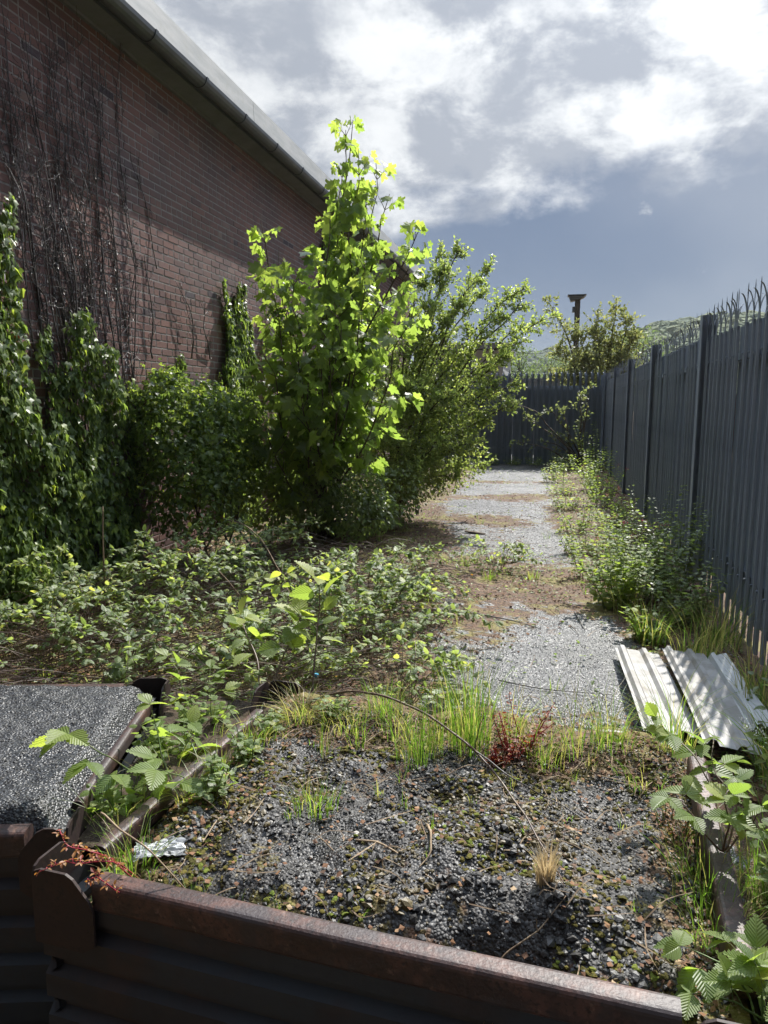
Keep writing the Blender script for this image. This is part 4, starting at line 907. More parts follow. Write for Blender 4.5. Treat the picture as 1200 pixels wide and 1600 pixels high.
ivy('thin ivy sprig on bare brick between the two big ivy masses', [(66, 600), (70, 530), (78, 505), (86, 530), (84, 600)], 1700, .14, [[(76, 700), (78, 520)]], .055, seed=21)
ivy('slender ivy strand with dark stem between the ivy mass and the mound', [(196, 760), (196, 640), (200, 585), (212, 600), (222, 660), (226, 760)], 1900, .18, [[(215, 850), (212, 700), (206, 590)]], .055, seed=31)
ivy('tall narrow ivy column with forked top left of the sycamore', [(352, 800), (352, 610), (360, 520), (350, 440), (357, 436), (368, 500), (374, 436), (388, 440), (392, 500), (402, 520), (408, 600), (412, 700), (412, 820)], 2600, .22, [[(385, 820), (384, 600), (376, 440)], [(372, 800), (368, 560), (352, 442)]], .060, seed=41)
ivy('dark ivy clump climbing the wall directly behind the sycamore', [(432, 860), (436, 720), (450, 650), (478, 640), (498, 660), (512, 760), (520, 850)], 2000, .45, [[(470, 850), (468, 700), (462, 560)]], .06, seed=51, )
ivy('high dark ivy patch under the eaves behind the sycamore top', [(500, 700), (505, 500), (508, 380), (520, 330), (545, 370), (585, 410), (600, 520), (600, 700)], 900, .25, [[(560, 760), (555, 500), (530, 350)]], .07, seed=61)
ivy('wispy ivy with brown stems on the wall between column and dark clump', [(415, 700), (412, 560), (420, 470), (428, 480), (436, 560), (434, 700)], 700, .14, [[(428, 800), (424, 640), (430, 500)], [(440, 800), (436, 620), (442, 520)], [(420, 790), (416, 640), (412, 560)]], .055, seed=71)

# bushy ivy mound standing out from the wall
def mound(name, label, cat, base, blobs, n, size, tpl, m_, tb=.42, stems=7, wmat=None):
    base = np.array(base, float); root = thing(name, label, cat, base); g, gs = Geo(), Geo(); B = np.array([list(c)+list(r) for c, r in blobs], float)
    w_ = B[:, 3]*B[:, 4]*B[:, 5]; w_ = w_**.66; w_ /= w_.sum(); k = rng.choice(len(B), n, p=w_); d = rdir(n); q = (1-.35*rng.random(n)**1.8)
    q *= 1+.22*(fbm(d[:, 0]*3+k, d[:, 2]*3+d[:, 1], 1.6, 3, 3)-.5)*2
    P = B[k, :3]+d*B[k, 3:]*q[:, None]
    kk = (P[:, 0] > WX+.02) & (P[:, 2] > .03); P, d = P[kk], d[kk]; n = len(P)
    D = unit(d*.6+[0, 0, -.5]+rng.normal(0, .5, (n, 3))); Nn = unit(d*.9+[0, 0, .6]+rng.normal(0, .45, (n, 3)))
    tn = np.clip(tb+.2*rng.normal(size=n)+.3*(fbm(P[:, 1]*3, P[:, 2]*3, 1, 2, 8)-.5), 0, .95)
    g.inst(tpl, P, D, Nn, size*rng.uniform(.6, 1.3, n), tn)
    # sprigs standing off the outline
    for _ in range(int(n/130)):
        i = rng.integers(n); S = shoot(P[i], d[i]+[0, 0, .5], rng.uniform(.12, .32), .1, 6, .1); gs.tube(S, .002, 3, cap=False)
        m = 9; f = rng.uniform(0, 5, m); p = np.stack([np.interp(f, np.arange(6), S[:, j]) for j in range(3)], 1); g.inst(tpl, p, rdir(m, -.2), unit(rng.normal(0, .5, (m, 3))+[0, 0, 1]), size*rng.uniform(.5, 1., m), np.clip(tb+.2+.2*rng.normal(size=m), 0, .95))
    for _ in range(stems):
        c = B[rng.integers(len(B))]; C = curve([base+[rng.normal(0, .2), rng.normal(0, .2), 0], (base+c[:3])/2+rng.normal(0, .1, 3), c[:3]+rng.normal(0, .2, 3)], 6, .02); gs.tube(C, np.linspace(.014, .005, len(C)), 5)
    shift(gs, base).build('stem', wmat or M_vine, root, True); shift(g, base).build('foliage', m_, root)
    return root
def B3(px, py, Yv, r): p = atY(px, py, Yv); return (tuple(p), r)
mound('ivy_mound', 'rounded dark ivy mound standing out from the wall, middle of the left side', 'ivy', (-3.45, 7.1, 0),
      [B3(300, 690, 6.9, (.50, .65, .62)), B3(345, 690, 7.3, (.42, .6, .52)), B3(265, 650, 6.8, (.36, .5, .42)), B3(300, 760, 6.8, (.48, .6, .5)), B3(370, 720, 7.6, (.4, .5, .45)), B3(262, 610, 6.9, (.2, .3, .25)), B3(375, 650, 7.8, (.25, .4, .3)), B3(330, 640, 7.1, (.3, .4, .25))], 11500, .048, T_ivyl, M_ivy, .46)
g_ = ivy('short ivy sprigs poking up above the rounded mound', [(248, 640), (252, 570), (258, 565), (262, 600), (280, 600), (282, 548), (290, 556), (292, 640)], 2300, .12, [[(256, 640), (254, 570)], [(286, 640), (284, 552)]], .05, seed=81)
mound('elder_bush', 'dark leafy bush at the foot of the sycamore and the wall', 'bush', (-3.1, 8.3, 0),
      [B3(480, 760, 8.2, (.45, .5, .5)), B3(540, 770, 8.6, (.5, .5, .45)), B3(440, 790, 8, (.4, .4, .35)), B3(600, 770, 9.2, (.5, .5, .42)), B3(560, 800, 8.4, (.5, .5, .3))], 6500, .062, T_small, M_shrub, .3).name = 'low_leafy_bush'

# ---------- bare creepers on the wall
def creeper(label, mains, twn, seed):
    r = np.random.default_rng(seed); base = atX(mains[0][0][0], mains[0][0][1], WX+.03); base[2] = max(base[2], 0.)
    root = thing('bare_creeper', label, 'creeper', base, group='leafless creepers on the brick wall'); g = Geo(); g2 = Geo()
    def onwall(px, py, d=.03): return atX(px, py, WX+d)
    for P in mains:
        Q = np.array([onwall(a, b_, .02+.03*r.random()) for a, b_ in P]); C = curve(Q, 9, .028); C[:, 0] = np.clip(C[:, 0], WX+.012, WX+.08); g.tube(C, np.linspace(.0085, .0022, len(C))*r.uniform(.6, 1.2), 5)
        for _ in range(twn):
            i = r.integers(2, len(C)-2); s = r.choice([-1, 1]); tl = r.uniform(.08, .36); dd = unit(C[i+1]-C[i]); d = np.array([.05*r.random(), s*(.35+.6*r.random()), .55*r.random()+.15])+dd*.6
            d[0] = abs(d[0])*.3
            S = [C[i]]; 
            for k in range(7): d = unit(d+r.normal(0, .28, 3)*[.15, 1, 1]+[0, 0, .05]); S.append(S[-1]+d*tl/7)
            S = np.array(S); S[:, 0] = np.clip(S[:, 0], WX+.008, WX+.05); g2.tube(S, np.linspace(.0030, .0009, 8), 3, cap=False)
            for __ in range(3):
                j = r.integers(2, 8); d2 = unit(np.array([.25*r.random(), r.normal(), r.normal()])); T_ = np.array([S[j], S[j]+d2*.03+[.004, 0, 0], S[j]+d2*.06+[.01, 0, .01]]); g2.tube(T_, [.002, .0014, .0022], 3, cap=False)
    shift(g, base).build('main_stem', M_vine, root, True); shift(g2, base).build('side_twigs', M_vine, root)
rv = np.random.default_rng(77)
def fanv(x0s, x1s, ybot, ytop, n, bow=20):
    out = []
    for k in range(n):
        a = x0s[0]+(x0s[1]-x0s[0])*(k+rv.uniform(-.3, .3))/max(1, n-1); b_ = x1s[0]+(x1s[1]-x1s[0])*(k+rv.uniform(-.8, .8))/max(1, n-1); yt = ytop+rv.uniform(-20, 150); yb = ybot+rv.uniform(-60, 60)
        P = [(a, yb)]
        for f in (.25, .5, .75): P.append((a+(b_-a)*f**1.25+rv.uniform(-9, 9)-bow*math.sin(f*3.14)*.3, yb+(yt-yb)*f+rv.uniform(-8, 8)))
        P.append((b_, yt)); out.append(P)
    return out
creeper('dense leafless creeper stems slanting up the wall at the far left', fanv((70, 140), (-40, 70), 620, 0, 14), 30, 5)
creeper('leafless creeper stems rising straight up the middle of the tangle', fanv((120, 190), (70, 135), 640, 0, 11), 30, 6)
creeper('thicker leafless creeper stems at the right edge of the tangle', fanv((205, 220), (150, 190), 700, 60, 5), 34, 7)
creeper('faint lone leafless strands on the open brick right of the tangle', [[(300, 560), (300, 500), (270, 430)], [(245, 420), (232, 330), (215, 260)], [(330, 560), (322, 520), (318, 470)], [(238, 560), (236, 470), (228, 400)]], 8, 8)

# ---------- brambles, weeds and grass
def trif(LPs, p, d, size, leaflets=3, gap=.55):
    """trifoliate leaf at p pointing along d: append (point, direction, size)"""
    side = unit(np.cross(d, [0, 0, 1.])+1e-6); pet = d*size*.6
    LPs.append((p+pet, d+[0, 0, -.25], size))
    for s in (1, -1):
        LPs.append((p+pet*.9, unit(d*.25+side*s)+[0, 0, -.2], size*.85))
        if leaflets == 5: LPs.append((p+pet*.8, unit(-d*.45+side*s*.8)+[0, 0, -.2], size*.68))
def flush(gl, LPs, tpl, tb, tsd=.2, upb=1.3, spread=.45, sun_=.2):
    if not LPs: return
    P = np.array([a[0] for a in LPs]); D = np.array([a[1] for a in LPs]); S = np.array([a[2] for a in LPs]); m = len(P)
    put_leaves(gl, P, D, S*rng.uniform(.85, 1.15, m), tpl, np.clip(tb+tsd*rng.normal(size=m), 0, .97), upb, sun_, spread)
def bramble(label, canes, lsz, sp, tpl=T_oval, m_=None, tb=.45, group=None, name='bramble_plant', cat='bramble', stemm=None, r=.004, leaflets=3, base=None, prick=False, start=.15):
    """canes: lists of 3D points"""
    base = np.array(canes[0][0] if base is None else base, float); root = thing(name, label, cat, base, group=group); gs, gl = Geo(), Geo(); LP = []
    for P in canes:
        C = curve(P, 8, .006); gs.tube(C, np.linspace(r, r*.45, len(C)), 6); L_ = np.linalg.norm(np.diff(C, axis=0), axis=1).sum(); n = max(3, int(L_*(1-start)/sp))
        if prick:
            for q in rng.integers(1, len(C)-1, int(L_*70)):
                o = perp(C[q+1]-C[q]); gs.tube([C[q]+o*r*.8, C[q]+o*(r+.005)], [.0011, .0003], 3, cap=False)
        for k in range(n):
            f = start+(1-start)*(k+.8)/n; ii = min(f, 1)*(len(C)-1); p = np.array([np.interp(ii, np.arange(len(C)), C[:, j]) for j in range(3)]); dd = unit(C[min(int(ii)+1, len(C)-1)]-C[max(int(ii)-1, 0)])
            d = unit(perp(dd)+dd*.5+[0, 0, .35]); s = lsz*(1-.45*abs(f-.55))*rng.uniform(.75, 1.15)
            if k == n-1: d = unit(dd+[0, 0, -.1])
            gs.tube([p, p+d*s*.3+[0, 0, .004], p+d*s*.6], .0011, 3, cap=False)
            trif(LP, p, d, s, leaflets)
    flush(gl, LP, tpl, tb)
    shift(gs, base).build('stem', stemm or M_cane, root, True); shift(gl, base).build('foliage', m_ or M_bram, root)
    return root
def crn(x, y): return float(gheight(x, y))

# bramble thicket on the left: separate bushes massed together
nb = 0
GB = 'bramble bushes massed between the wall and the crates'
spots = [  # x, y, radius, height, label
    (-1.55, 3.75, .42, .34, 'bramble bush just behind the tarmac crate, lowest at the front'),
    (-2.25, 3.60, .45, .36, 'pale-topped bramble bush directly behind the tarmac heap'),
    (-3.05, 3.85, .50, .44, 'bramble bush at the left edge of the photo below the ivy column'),
    (-1.15, 4.35, .36, .36, 'sprawling bramble bush around the big-leaved sapling stems'),
    (-1.85, 4.60, .48, .40, 'bramble bush between the tarmac crate and the ivy mass'),
    (-2.65, 4.65, .50, .46, 'pale-leaved bramble bush below the broad ivy mass'),
    (-3.40, 4.80, .45, .50, 'bramble bush in front of the ivy column base'),
    (-1.35, 5.35, .42, .34, 'low bramble bush at the ragged edge of the litter-covered path'),
    (-2.15, 5.55, .45, .40, 'bramble bush in the middle of the thicket'),
    (-3.00, 5.65, .48, .46, 'shadowed bramble bush in front of the thin ivy strand'),
    (-1.75, 6.30, .38, .32, 'small bramble bush below the rounded ivy mound'),
    (-2.55, 6.45, .42, .36, 'shadowed bramble bush at the foot of the rounded ivy mound'),
    (-.98, 4.95, .36, .30, 'bramble bush at the litter edge level with the concrete fragment'),
    (-.72, 3.85, .30, .26, 'bramble bush right behind the middle of the gravel crate'),
    (-1.05, 5.95, .34, .26, 'bramble bush at the path edge beside the charred stick'),
    (-.55, 7.55, .34, .20, 'low bramble patch sprawling across the path'),
    (-2.0, 4.05, .42, .42, 'taller bramble bush behind the bracket of the tarmac crate'),
    (-1.35, 6.75, .32, .24, 'low straggling bramble bush beside the shadow of the sycamore')]
for qi, (x, y, rad, h, lb) in enumerate(spots):
    z0 = crn(x, y); canes = []; rad *= (.95, .78, .9, .7)[qi % 4]; h *= (.8, 1.35, .95, 1.2)[(qi*3) % 4]
    for _ in range(int(30*rad/.42)):
        a = rng.uniform(0, 6.28); d = np.array([math.cos(a), math.sin(a), 0]); r0 = rad*rng.uniform(0, .7); p = np.array([x, y, z0])+d*r0; a2 = a+rng.normal(0, .9); d2 = np.array([math.cos(a2), math.sin(a2), 0]); L_ = rng.uniform(.25, .62); hh = h*rng.uniform(.2, 1.2)
        canes.append([p, p+d2*L_*.22+[0, 0, hh*.75], p+d2*L_*.55+[0, 0, hh], p+d2*L_*.95+[0, 0, hh*rng.uniform(.45, .9)]])
    bramble(lb, canes, .052, .040, T_bram, M_bram, .52+rng.uniform(-.12, .14), GB, 'bramble_bush', 'bramble', None, .0028, 5 if rng.random() < .5 else 3, base=(x, y, z0), start=.3)

# low cover, litter and twigs
def cover_density(x, y):
    l, r = path_l(y), path_r(y)
    d = np.maximum(sstep(.15, -.5, x-l), sstep(-.1, .35, x-r)*.9)
    d = d*sstep(3.15, 3.5, y)*(.35+.65*sstep(.42, .6, fbm(x, y, 1.8, 3, 21)))
    patch = np.exp(-(((x+.55)/.55)**2+((y-7.6)/.45)**2))*.75+np.exp(-(((x+.15)/.35)**2+((y-8.0)/.45)**2))*.7+np.exp(-(((x+.2)/.5)**2+((y-6.35)/.22)**2))*.25+np.exp(-(((x+.9)/.35)**2+((y-5.1)/.5)**2))*.5+.35*np.exp(-((y-6.9)/.6)**2)*sstep(.7, .2, x)+.16+.5*np.exp(-((y-7.2)/.7)**2)*sstep(.45, .62, fbm(x, y, 2.6, 3, 24))+.6*sstep(3.15, 3.3, y)*sstep(4.8, 3.6, y)*sstep(-.2, -.8, x)
    return np.maximum(d, patch*sstep(.38, .55, fbm(x, y, 3.5, 3, 22)))
n = 120000; x = rng.uniform(-4, 1.3, n); y = 3.2+17*rng.random(n)**1.9; k = rng.random(n) < cover_density(x, y)*.34; x, y = x[k], y[k]; n = len(x)
hh = .012+.10*rng.random(n)**2*sstep(.35, .65, fbm(x, y, 2.2, 2, 23))
P = np.stack([x, y, gheight(x, y)+hh], 1); a = rng.uniform(0, 6.28, n); g = Geo()
put_leaves(g, P, np.stack([np.cos(a), np.sin(a), .25*rng.normal(size=n)], 1), rng.uniform(.014, .042, n), T_small, np.clip(.45+.22*rng.normal(size=n)+.5*(rng.random(n) < .03), 0, 1), 1.2, .2, .5)
tag(g.build('ground_cover', M_gcov), 'low creeping weeds and seedlings over the litter on both sides of the path', 'ground cover', kind='stuff'); print('cover', n)
n = 90000; x = rng.uniform(-4, 1.3, n); y = 3.15+17*rng.random(n)**1.8; k = rng.random(n) < np.clip(litter_mask(x, y)-.18, 0, 1)*(.3+.9*sstep(.4, .6, fbm(x, y, 4, 3, 33))); x, y = x[k], y[k]; n = len(x); a = rng.uniform(0, 6.28, n); g = Geo()
g.inst(T_chip, np.stack([x, y, gheight(x, y)+.004+.01*rng.random(n)], 1), np.stack([np.cos(a), np.sin(a), .2*rng.normal(size=n)], 1), unit(rng.normal(0, .35, (n, 3))+[0, 0, 1]), rng.uniform(.010, .040, n), rng.beta(1.6, 2.2, n))
u = rng.uniform(.06, 1.84, 5200); v = rng.uniform(.08, 1.47, 5200); k = rng.random(5200) < .14+.8*sstep(1.0, 1.25, v)+.5*sstep(1.55, 1.75, u)+.5*sstep(.2, .08, v)+.5*sstep(.5, .2, u); u, v = u[k], v[k]; m = len(u); a = rng.uniform(0, 6.28, m)
g.inst(T_chip, np.concatenate([loc2w(C1r, C1o, np.stack([u, v], -1)), (bed_h(u, v)+.010)[:, None]], 1), np.stack([np.cos(a), np.sin(a), .2*rng.normal(size=m)], 1), unit(rng.normal(0, .4, (m, 3))+[0, 0, 1]), rng.uniform(.008, .03, m), rng.beta(1.8, 1.8, m))
tag(g.build('leaf_litter', M_dead), 'reddish-brown rotting leaf litter in drifts beside and across the wet path', 'litter', kind='stuff')
g = Geo(); nt_ = 0
while nt_ < 1500:
    if nt_ < 1150: x = rng.uniform(-3.9, 1.25); y = 3.2+9*rng.random()**1.7; z = crn(x, y)+.01+.10*rng.random()**2*(x < -1.1)
    if nt_ < 1150 and rng.random() > float(np.clip(litter_mask(x, y), .03, 1))*.8: continue
    if nt_ >= 1150:
        u, v = rng.uniform(.1, 1.8), rng.uniform(.12, 1.42); 
        if rng.random() > .25+.75*(v > 1.05): continue
        x, y = loc2w(C1r, C1o, np.array([u, v])); z = float(bed_h(u, v))+.012
    a = rng.normal(.3, .9); L_ = rng.uniform(.06, .38)*(1 if nt_ < 1150 else .5); d = np.array([math.cos(a), math.sin(a), .12*rng.normal()]); p = np.array([x, y, z])
    g.tube(curve([p-d*L_/2, p+rng.normal(0, .012, 3)+[0, 0, .01], p+d*L_/2], 3), [.0012, .0022, .002, .0015, .001, .0008, .0006][:len(curve([p, p+d, p+2*d], 3))], 3, cap=False); nt_ += 1
tag(g.build('dead_stems', M_twig), 'thin dead stems and twigs strewn through the litter and bramble edge', 'litter', kind='stuff')
# mat of dead bramble canes behind the crates
g = Geo()
for _ in range(900):
    x, y = rng.uniform(-3.6, -.8), 3.1+4.2*rng.random()**1.8; a = rng.uniform(-.7, .9); L_ = rng.uniform(.4, 1.1); d = np.array([math.cos(a), math.sin(a), 0]); p = np.array([x, y, crn(x, y)+rng.uniform(.02, .16)]); h = rng.uniform(.03, .22)
    C = curve([p-d*L_/2, p+[0, 0, h], p+d*L_/2+[0, 0, rng.uniform(-.02, .05)]], 5, .012); g.tube(C, np.linspace(.0035, .0012, len(C)), 4, cap=False)
tag(g.build('dead_canes', M_cane), 'tangle of dead brown bramble canes behind the tarmac heap', 'dead canes', kind='stuff')

# grass
BT, BF = blade_tpl(5)
def grass_geo(g, base, n, h, rad, lean=.35, wd=.0045, tb=.5, dry=.12, dirn=None):
    """blades as bent strips"""
    for _ in range(n):
        a = rng.uniform(0, 6.28); r_ = rad*rng.random()**.6; p = np.array(base)+[r_*math.cos(a), r_*math.sin(a), 0]; a2 = a+rng.normal(0, .6)
        L_ = h*(.22+.86*rng.random()**.8); b_ = lean*rng.uniform(.3, 1.6); o = np.array([math.cos(a2), math.sin(a2), 0]); t = np.linspace(0, 1, 6)
        if dirn is not None: o = unit(o+np.array(dirn))
        C = p+o*(L_*b_*t**2)[:, None]+np.array([0, 0, 1])*(L_*(t-.38*b_*t**2.5))[:, None]
        s = unit(np.cross(o, [0, 0, 1])+rng.normal(0, .5, 3)); w_ = wd*rng.uniform(.6, 1.3)*(1-t**1.8)+.0004
        V = np.stack([C-s*w_[:, None]/2, C+s*w_[:, None]/2], 1).reshape(-1, 3)
        tn = min(1., max(0, tb+.2*rng.normal())) if rng.random() > dry else 1.
        g.polys(V, [(2*i, 2*i+1, 2*i+3, 2*i+2) for i in range(5)], min(tn, .88) if tn < 1 else 1.)
def tuft(label, p, n, h, rad, lean=.35, wd=.0045, tb=.5, dry=.12, group='grass tufts', m_=None, name='grass_tuft'):
    g = Geo(); grass_geo(g, (0, 0, 0), n, h, rad, lean, wd, tb, dry); o = g.build(name, m_ or M_grass); o.location = tuple(float(q) for q in p); return tag(o, label, 'grass', group)
def bedp(px, py):
    p = atZ(px, py, .31); c, s_ = math.cos(-C1r), math.sin(-C1r); dx, dy = p[0]-C1o[0], p[1]-C1o[1]; u, v = c*dx-s_*dy, s_*dx+c*dy
    u, v = float(np.clip(u, .06, 1.84)), float(np.clip(v, .095, 1.46)); q = loc2w(C1r, C1o, np.array([u, v]))
    return np.array([q[0], q[1], float(bed_h(u, v))])
GT = 'grass tufts rooted in the gravel crate'
for (px, py, n, h, rad, lean, tb, lb) in (
    (655, 1190, 130, .20, .07, .30, .62, 'bright grass tuft on the gravel, broad one in the middle of the back edge'),
    (735, 1180, 150, .27, .07, .22, .60, 'tallest grass tuft, dark-based, beside the arching cane at the back of the gravel'),
    (690, 1170, 70, .22, .06, .25, .5, 'thin grass between the two big tufts on the back of the gravel'),
    (620, 1150, 60, .15, .06, .35, .6, 'short grass at the left end of the back row, before the tarmac path'),
    (800, 1175, 60, .18, .05, .3, .72, 'grass tuft beside the red-leaved weed on the gravel'),
    (850, 1185, 90, .20, .07, .4, .66, 'grass tuft at the back edge in front of the open tarmac'),
    (905, 1180, 90, .22, .07, .45, .6, 'dark-tipped spreading grass tuft right of the red-leaved weed'),
    (955, 1175, 60, .16, .07, .5, .62, 'low spreading grass tuft left of the corrugated sheet'),
    (1000, 1215, 80, .14, .08, .55, .6, 'flat grass tuft at the right back corner of the gravel'),
    (1050, 1160, 90, .26, .07, .45, .6, 'tall arching grass in front of the corrugated sheets'),
    (495, 1262, 90, .13, .06, .45, .66, 'lone mossy grass tuft in the middle left of the gravel'),
    (455, 1280, 18, .045, .02, .3, .7, 'tiny bright grass sprig left of the lone mossy tuft'),
    (632, 1265, 10, .07, .012, .2, .7, 'tiny upright grass sprig in mid gravel'),
    (560, 1160, 40, .11, .05, .4, .6, 'short grass behind the lone mossy tuft'),
    (505, 1175, 30, .12, .03, .2, .62, 'upright grass sprig left at the back of the gravel'),
    (205, 1330, 110, .16, .07, .45, .62, 'lush grass tuft behind the left corner plate'),
    (245, 1375, 80, .09, .05, .45, .66, 'short dense grass behind the front beam by the left corner plate'),
    (300, 1390, 60, .09, .05, .45, .62, 'ragged grass just behind the front beam, left quarter'),
    (375, 1395, 16, .08, .02, .5, .5, 'small sprig of grass on the front beam, left third'),
    (440, 1400, 14, .06, .02, .5, .5, 'small sprig of grass on the front beam near mid length'),
    (1100, 1370, 120, .20, .08, .35, .6, 'grass tuft along the right side beam of the gravel crate'),
    (1120, 1440, 110, .18, .07, .4, .64, 'lush grass at the near end of the right side beam'),
    (1090, 1300, 60, .14, .07, .45, .5, 'half-dry grass inside the right side beam'),
    (925, 1535, 14, .09, .02, .4, .6, 'small grass sprig in the right front of the gravel'),
    (770, 1490, 26, .08, .04, .7, .6, 'small grass by the hollow at the front beam')):
    tall = 1.65 if py < 1200 else 1.15
    tuft(lb, bedp(px, py), int(n*(.75+.7*rng.random())), h*tall*rng.uniform(.85, 1.1), rad*1.25, lean*1.25, .0026, tb-.2, .34 if py < 1200 else .22, GT)
tuft('straw-coloured dead grass tuft standing on the right of the gravel', bedp(852, 1400), 130, .13, .026, .28, .0038, 1., 0, None, M_straw, 'dry_grass_tuft')
tuft('drooping dead grass around the hollow at the front beam', bedp(800, 1475), 120, .10, .06, 1.1, .003, .2, 0, None, M_straw, 'dry_grass_tuft')
for (x, y, n, h, rad, tb, dry, lb) in (
    (.72, 5.25, 150, .36, .14, .45, .45, 'half-dry tall grass beside the weeds behind the corrugated sheets'),
    (1.15, 5.3, 120, .50, .16, .25, .5, 'shaded tall grass against the right fence'),
    (.95, 4.95, 110, .42, .15, .4, .65, 'dry bent grass at the back edge of the corrugated sheets'),
    (1.15, 4.2, 120, .45, .12, .3, .6, 'dry grass stalks between corrugated sheets and fence'),
    (1.05, 3.3, 160, .45, .15, .45, .25, 'long green grass right of the gravel crate'),
    (.85, 2.7, 150, .40, .14, .5, .2, 'long grass beside the right side beam'),
    (1.15, 2.7, 130, .45, .14, .35, .2, 'shaded long grass near the fence in front'),
    (.80, 2.1, 120, .35, .12, .5, .2, 'long grass nearest the right front corner'),
    (-.95, 3.35, 60, .16, .1, .5, .4, 'short grass behind the crate at the litter edge'),
    (-.45, 3.30, 60, .18, .1, .55, .3, 'short grass behind the middle of the gravel crate'),
    (-1.0, 6.0, 50, .16, .08, .5, .3, 'small grass tuft on the litter left of the path'),
    (-.55, 6.9, 50, .14, .07, .75, .2, 'small bright grass tuft on the litter crossing the path'),
    (-.15, 7.0, 40, .12, .06, .8, .3, 'tiny bright grass tuft on the path centre'),
    (.6, 6.0, 60, .3, .1, .4, .5, 'dry grass at the foot of the leafy weeds on the right')):
    tuft(lb, (x, y, crn(x, y)), n, h, rad, .45, .005, tb, dry, 'grass tufts on the ground')
# stray blades
g = Geo()
for _ in range(260):
    x = rng.uniform(-3, 1.2); y = 3.3+7*rng.random()**1.5
    if rng.random() > float(cover_density(np.array(x), np.array(y)))+.06: continue
    grass_geo(g, (x, y, crn(x, y)), 12, rng.uniform(.05, .16), .05, .5, .004, .5, .3)
for _ in range(90):
    u, v = rng.uniform(.08, 1.83), rng.uniform(.08, 1.43)
    if rng.random() > .18+.8*(v > 1.0)+.7*(u > 1.6)+.5*(v < .16)+.4*(u < .25): continue
    x, y = loc2w(C1r, C1o, np.array([u, v])); grass_geo(g, (x, y, float(bed_h(u, v))), 7, rng.uniform(.03, .09), .02, .5, .003, .5, .35)
tag(g.build('sparse_grass', M_grass), 'sparse short grass sprouting from gravel and litter', 'grass', kind='stuff')

# ---------- weeds along the right fence
def weed(label, base, stems, h, rad, lsz, sp, tpl=T_small, m_=None, tb=.5, name='leafy_weed', cat='weed', group='weeds along the right fence', flower=None, stemm=None, lean=.35, pairs=2):
    base = np.array(base, float); root = thing(name, label, cat, base, group=group); gs, gl, gf = Geo(), Geo(), Geo(); LP, LD, LS = [], [], []; nf = 0
    for _ in range(stems):
        a = rng.uniform(0, 6.28); r_ = rad*rng.random()**.6; p = base+[r_*math.cos(a)*.6, r_*math.sin(a)*.6, 0]; hh = h*rng.uniform(.5, 1.05); d = unit(np.array([math.cos(a)*lean, math.sin(a)*lean, 1])+rng.normal(0, .1, 3))
        S = shoot(p, d, hh, -.10, 9, .06); gs.tube(S, np.linspace(.0035, .0012, 9), 4, cap=False); k = max(3, int(hh/sp)); ph = rng.uniform(0, 6.28)
        for e in range(k):
            f = (.12+.88*(e+rng.random()*.5)/k)*8; q = np.array([np.interp(f, np.arange(9), S[:, j]) for j in range(3)]); ph += 1.57
            for s in range(pairs):
                an = ph+s*6.283/pairs+rng.normal(0, .2); dr = np.array([math.cos(an), math.sin(an), .25+.3*rng.random()]); LP.append(q+dr*lsz*.25); LD.append(dr+[0, 0, -.25]); LS.append(lsz*(1-.45*f/8)*rng.uniform(.7, 1.2))
        if flower and rng.random() < flower[1]:
            c = S[-1]; m = flower[2]; gf.inst(T_tiny, c+rng.normal(0, flower[3], (m, 3)), rdir(m), rdir(m, .8), flower[4]*rng.uniform(.7, 1.2, m), rng.random(m)); nf += 1
    put_leaves(gl, np.array(LP), np.array(LD), np.array(LS), tpl, np.clip(tb+.2*rng.normal(size=len(LP)), 0, .97), 1., .25, .5)
    shift(gs, base).build('stem', stemm or M_gstem, root, True); shift(gl, base).build('foliage', m_ or M_young, root)
    if nf: shift(gf, base).build('flower_head', flower[0], root)
    return root
PINK = (M_pink, .5, 26, .018, .012); WHT = (M_flower, .9, 46, .017, .012)
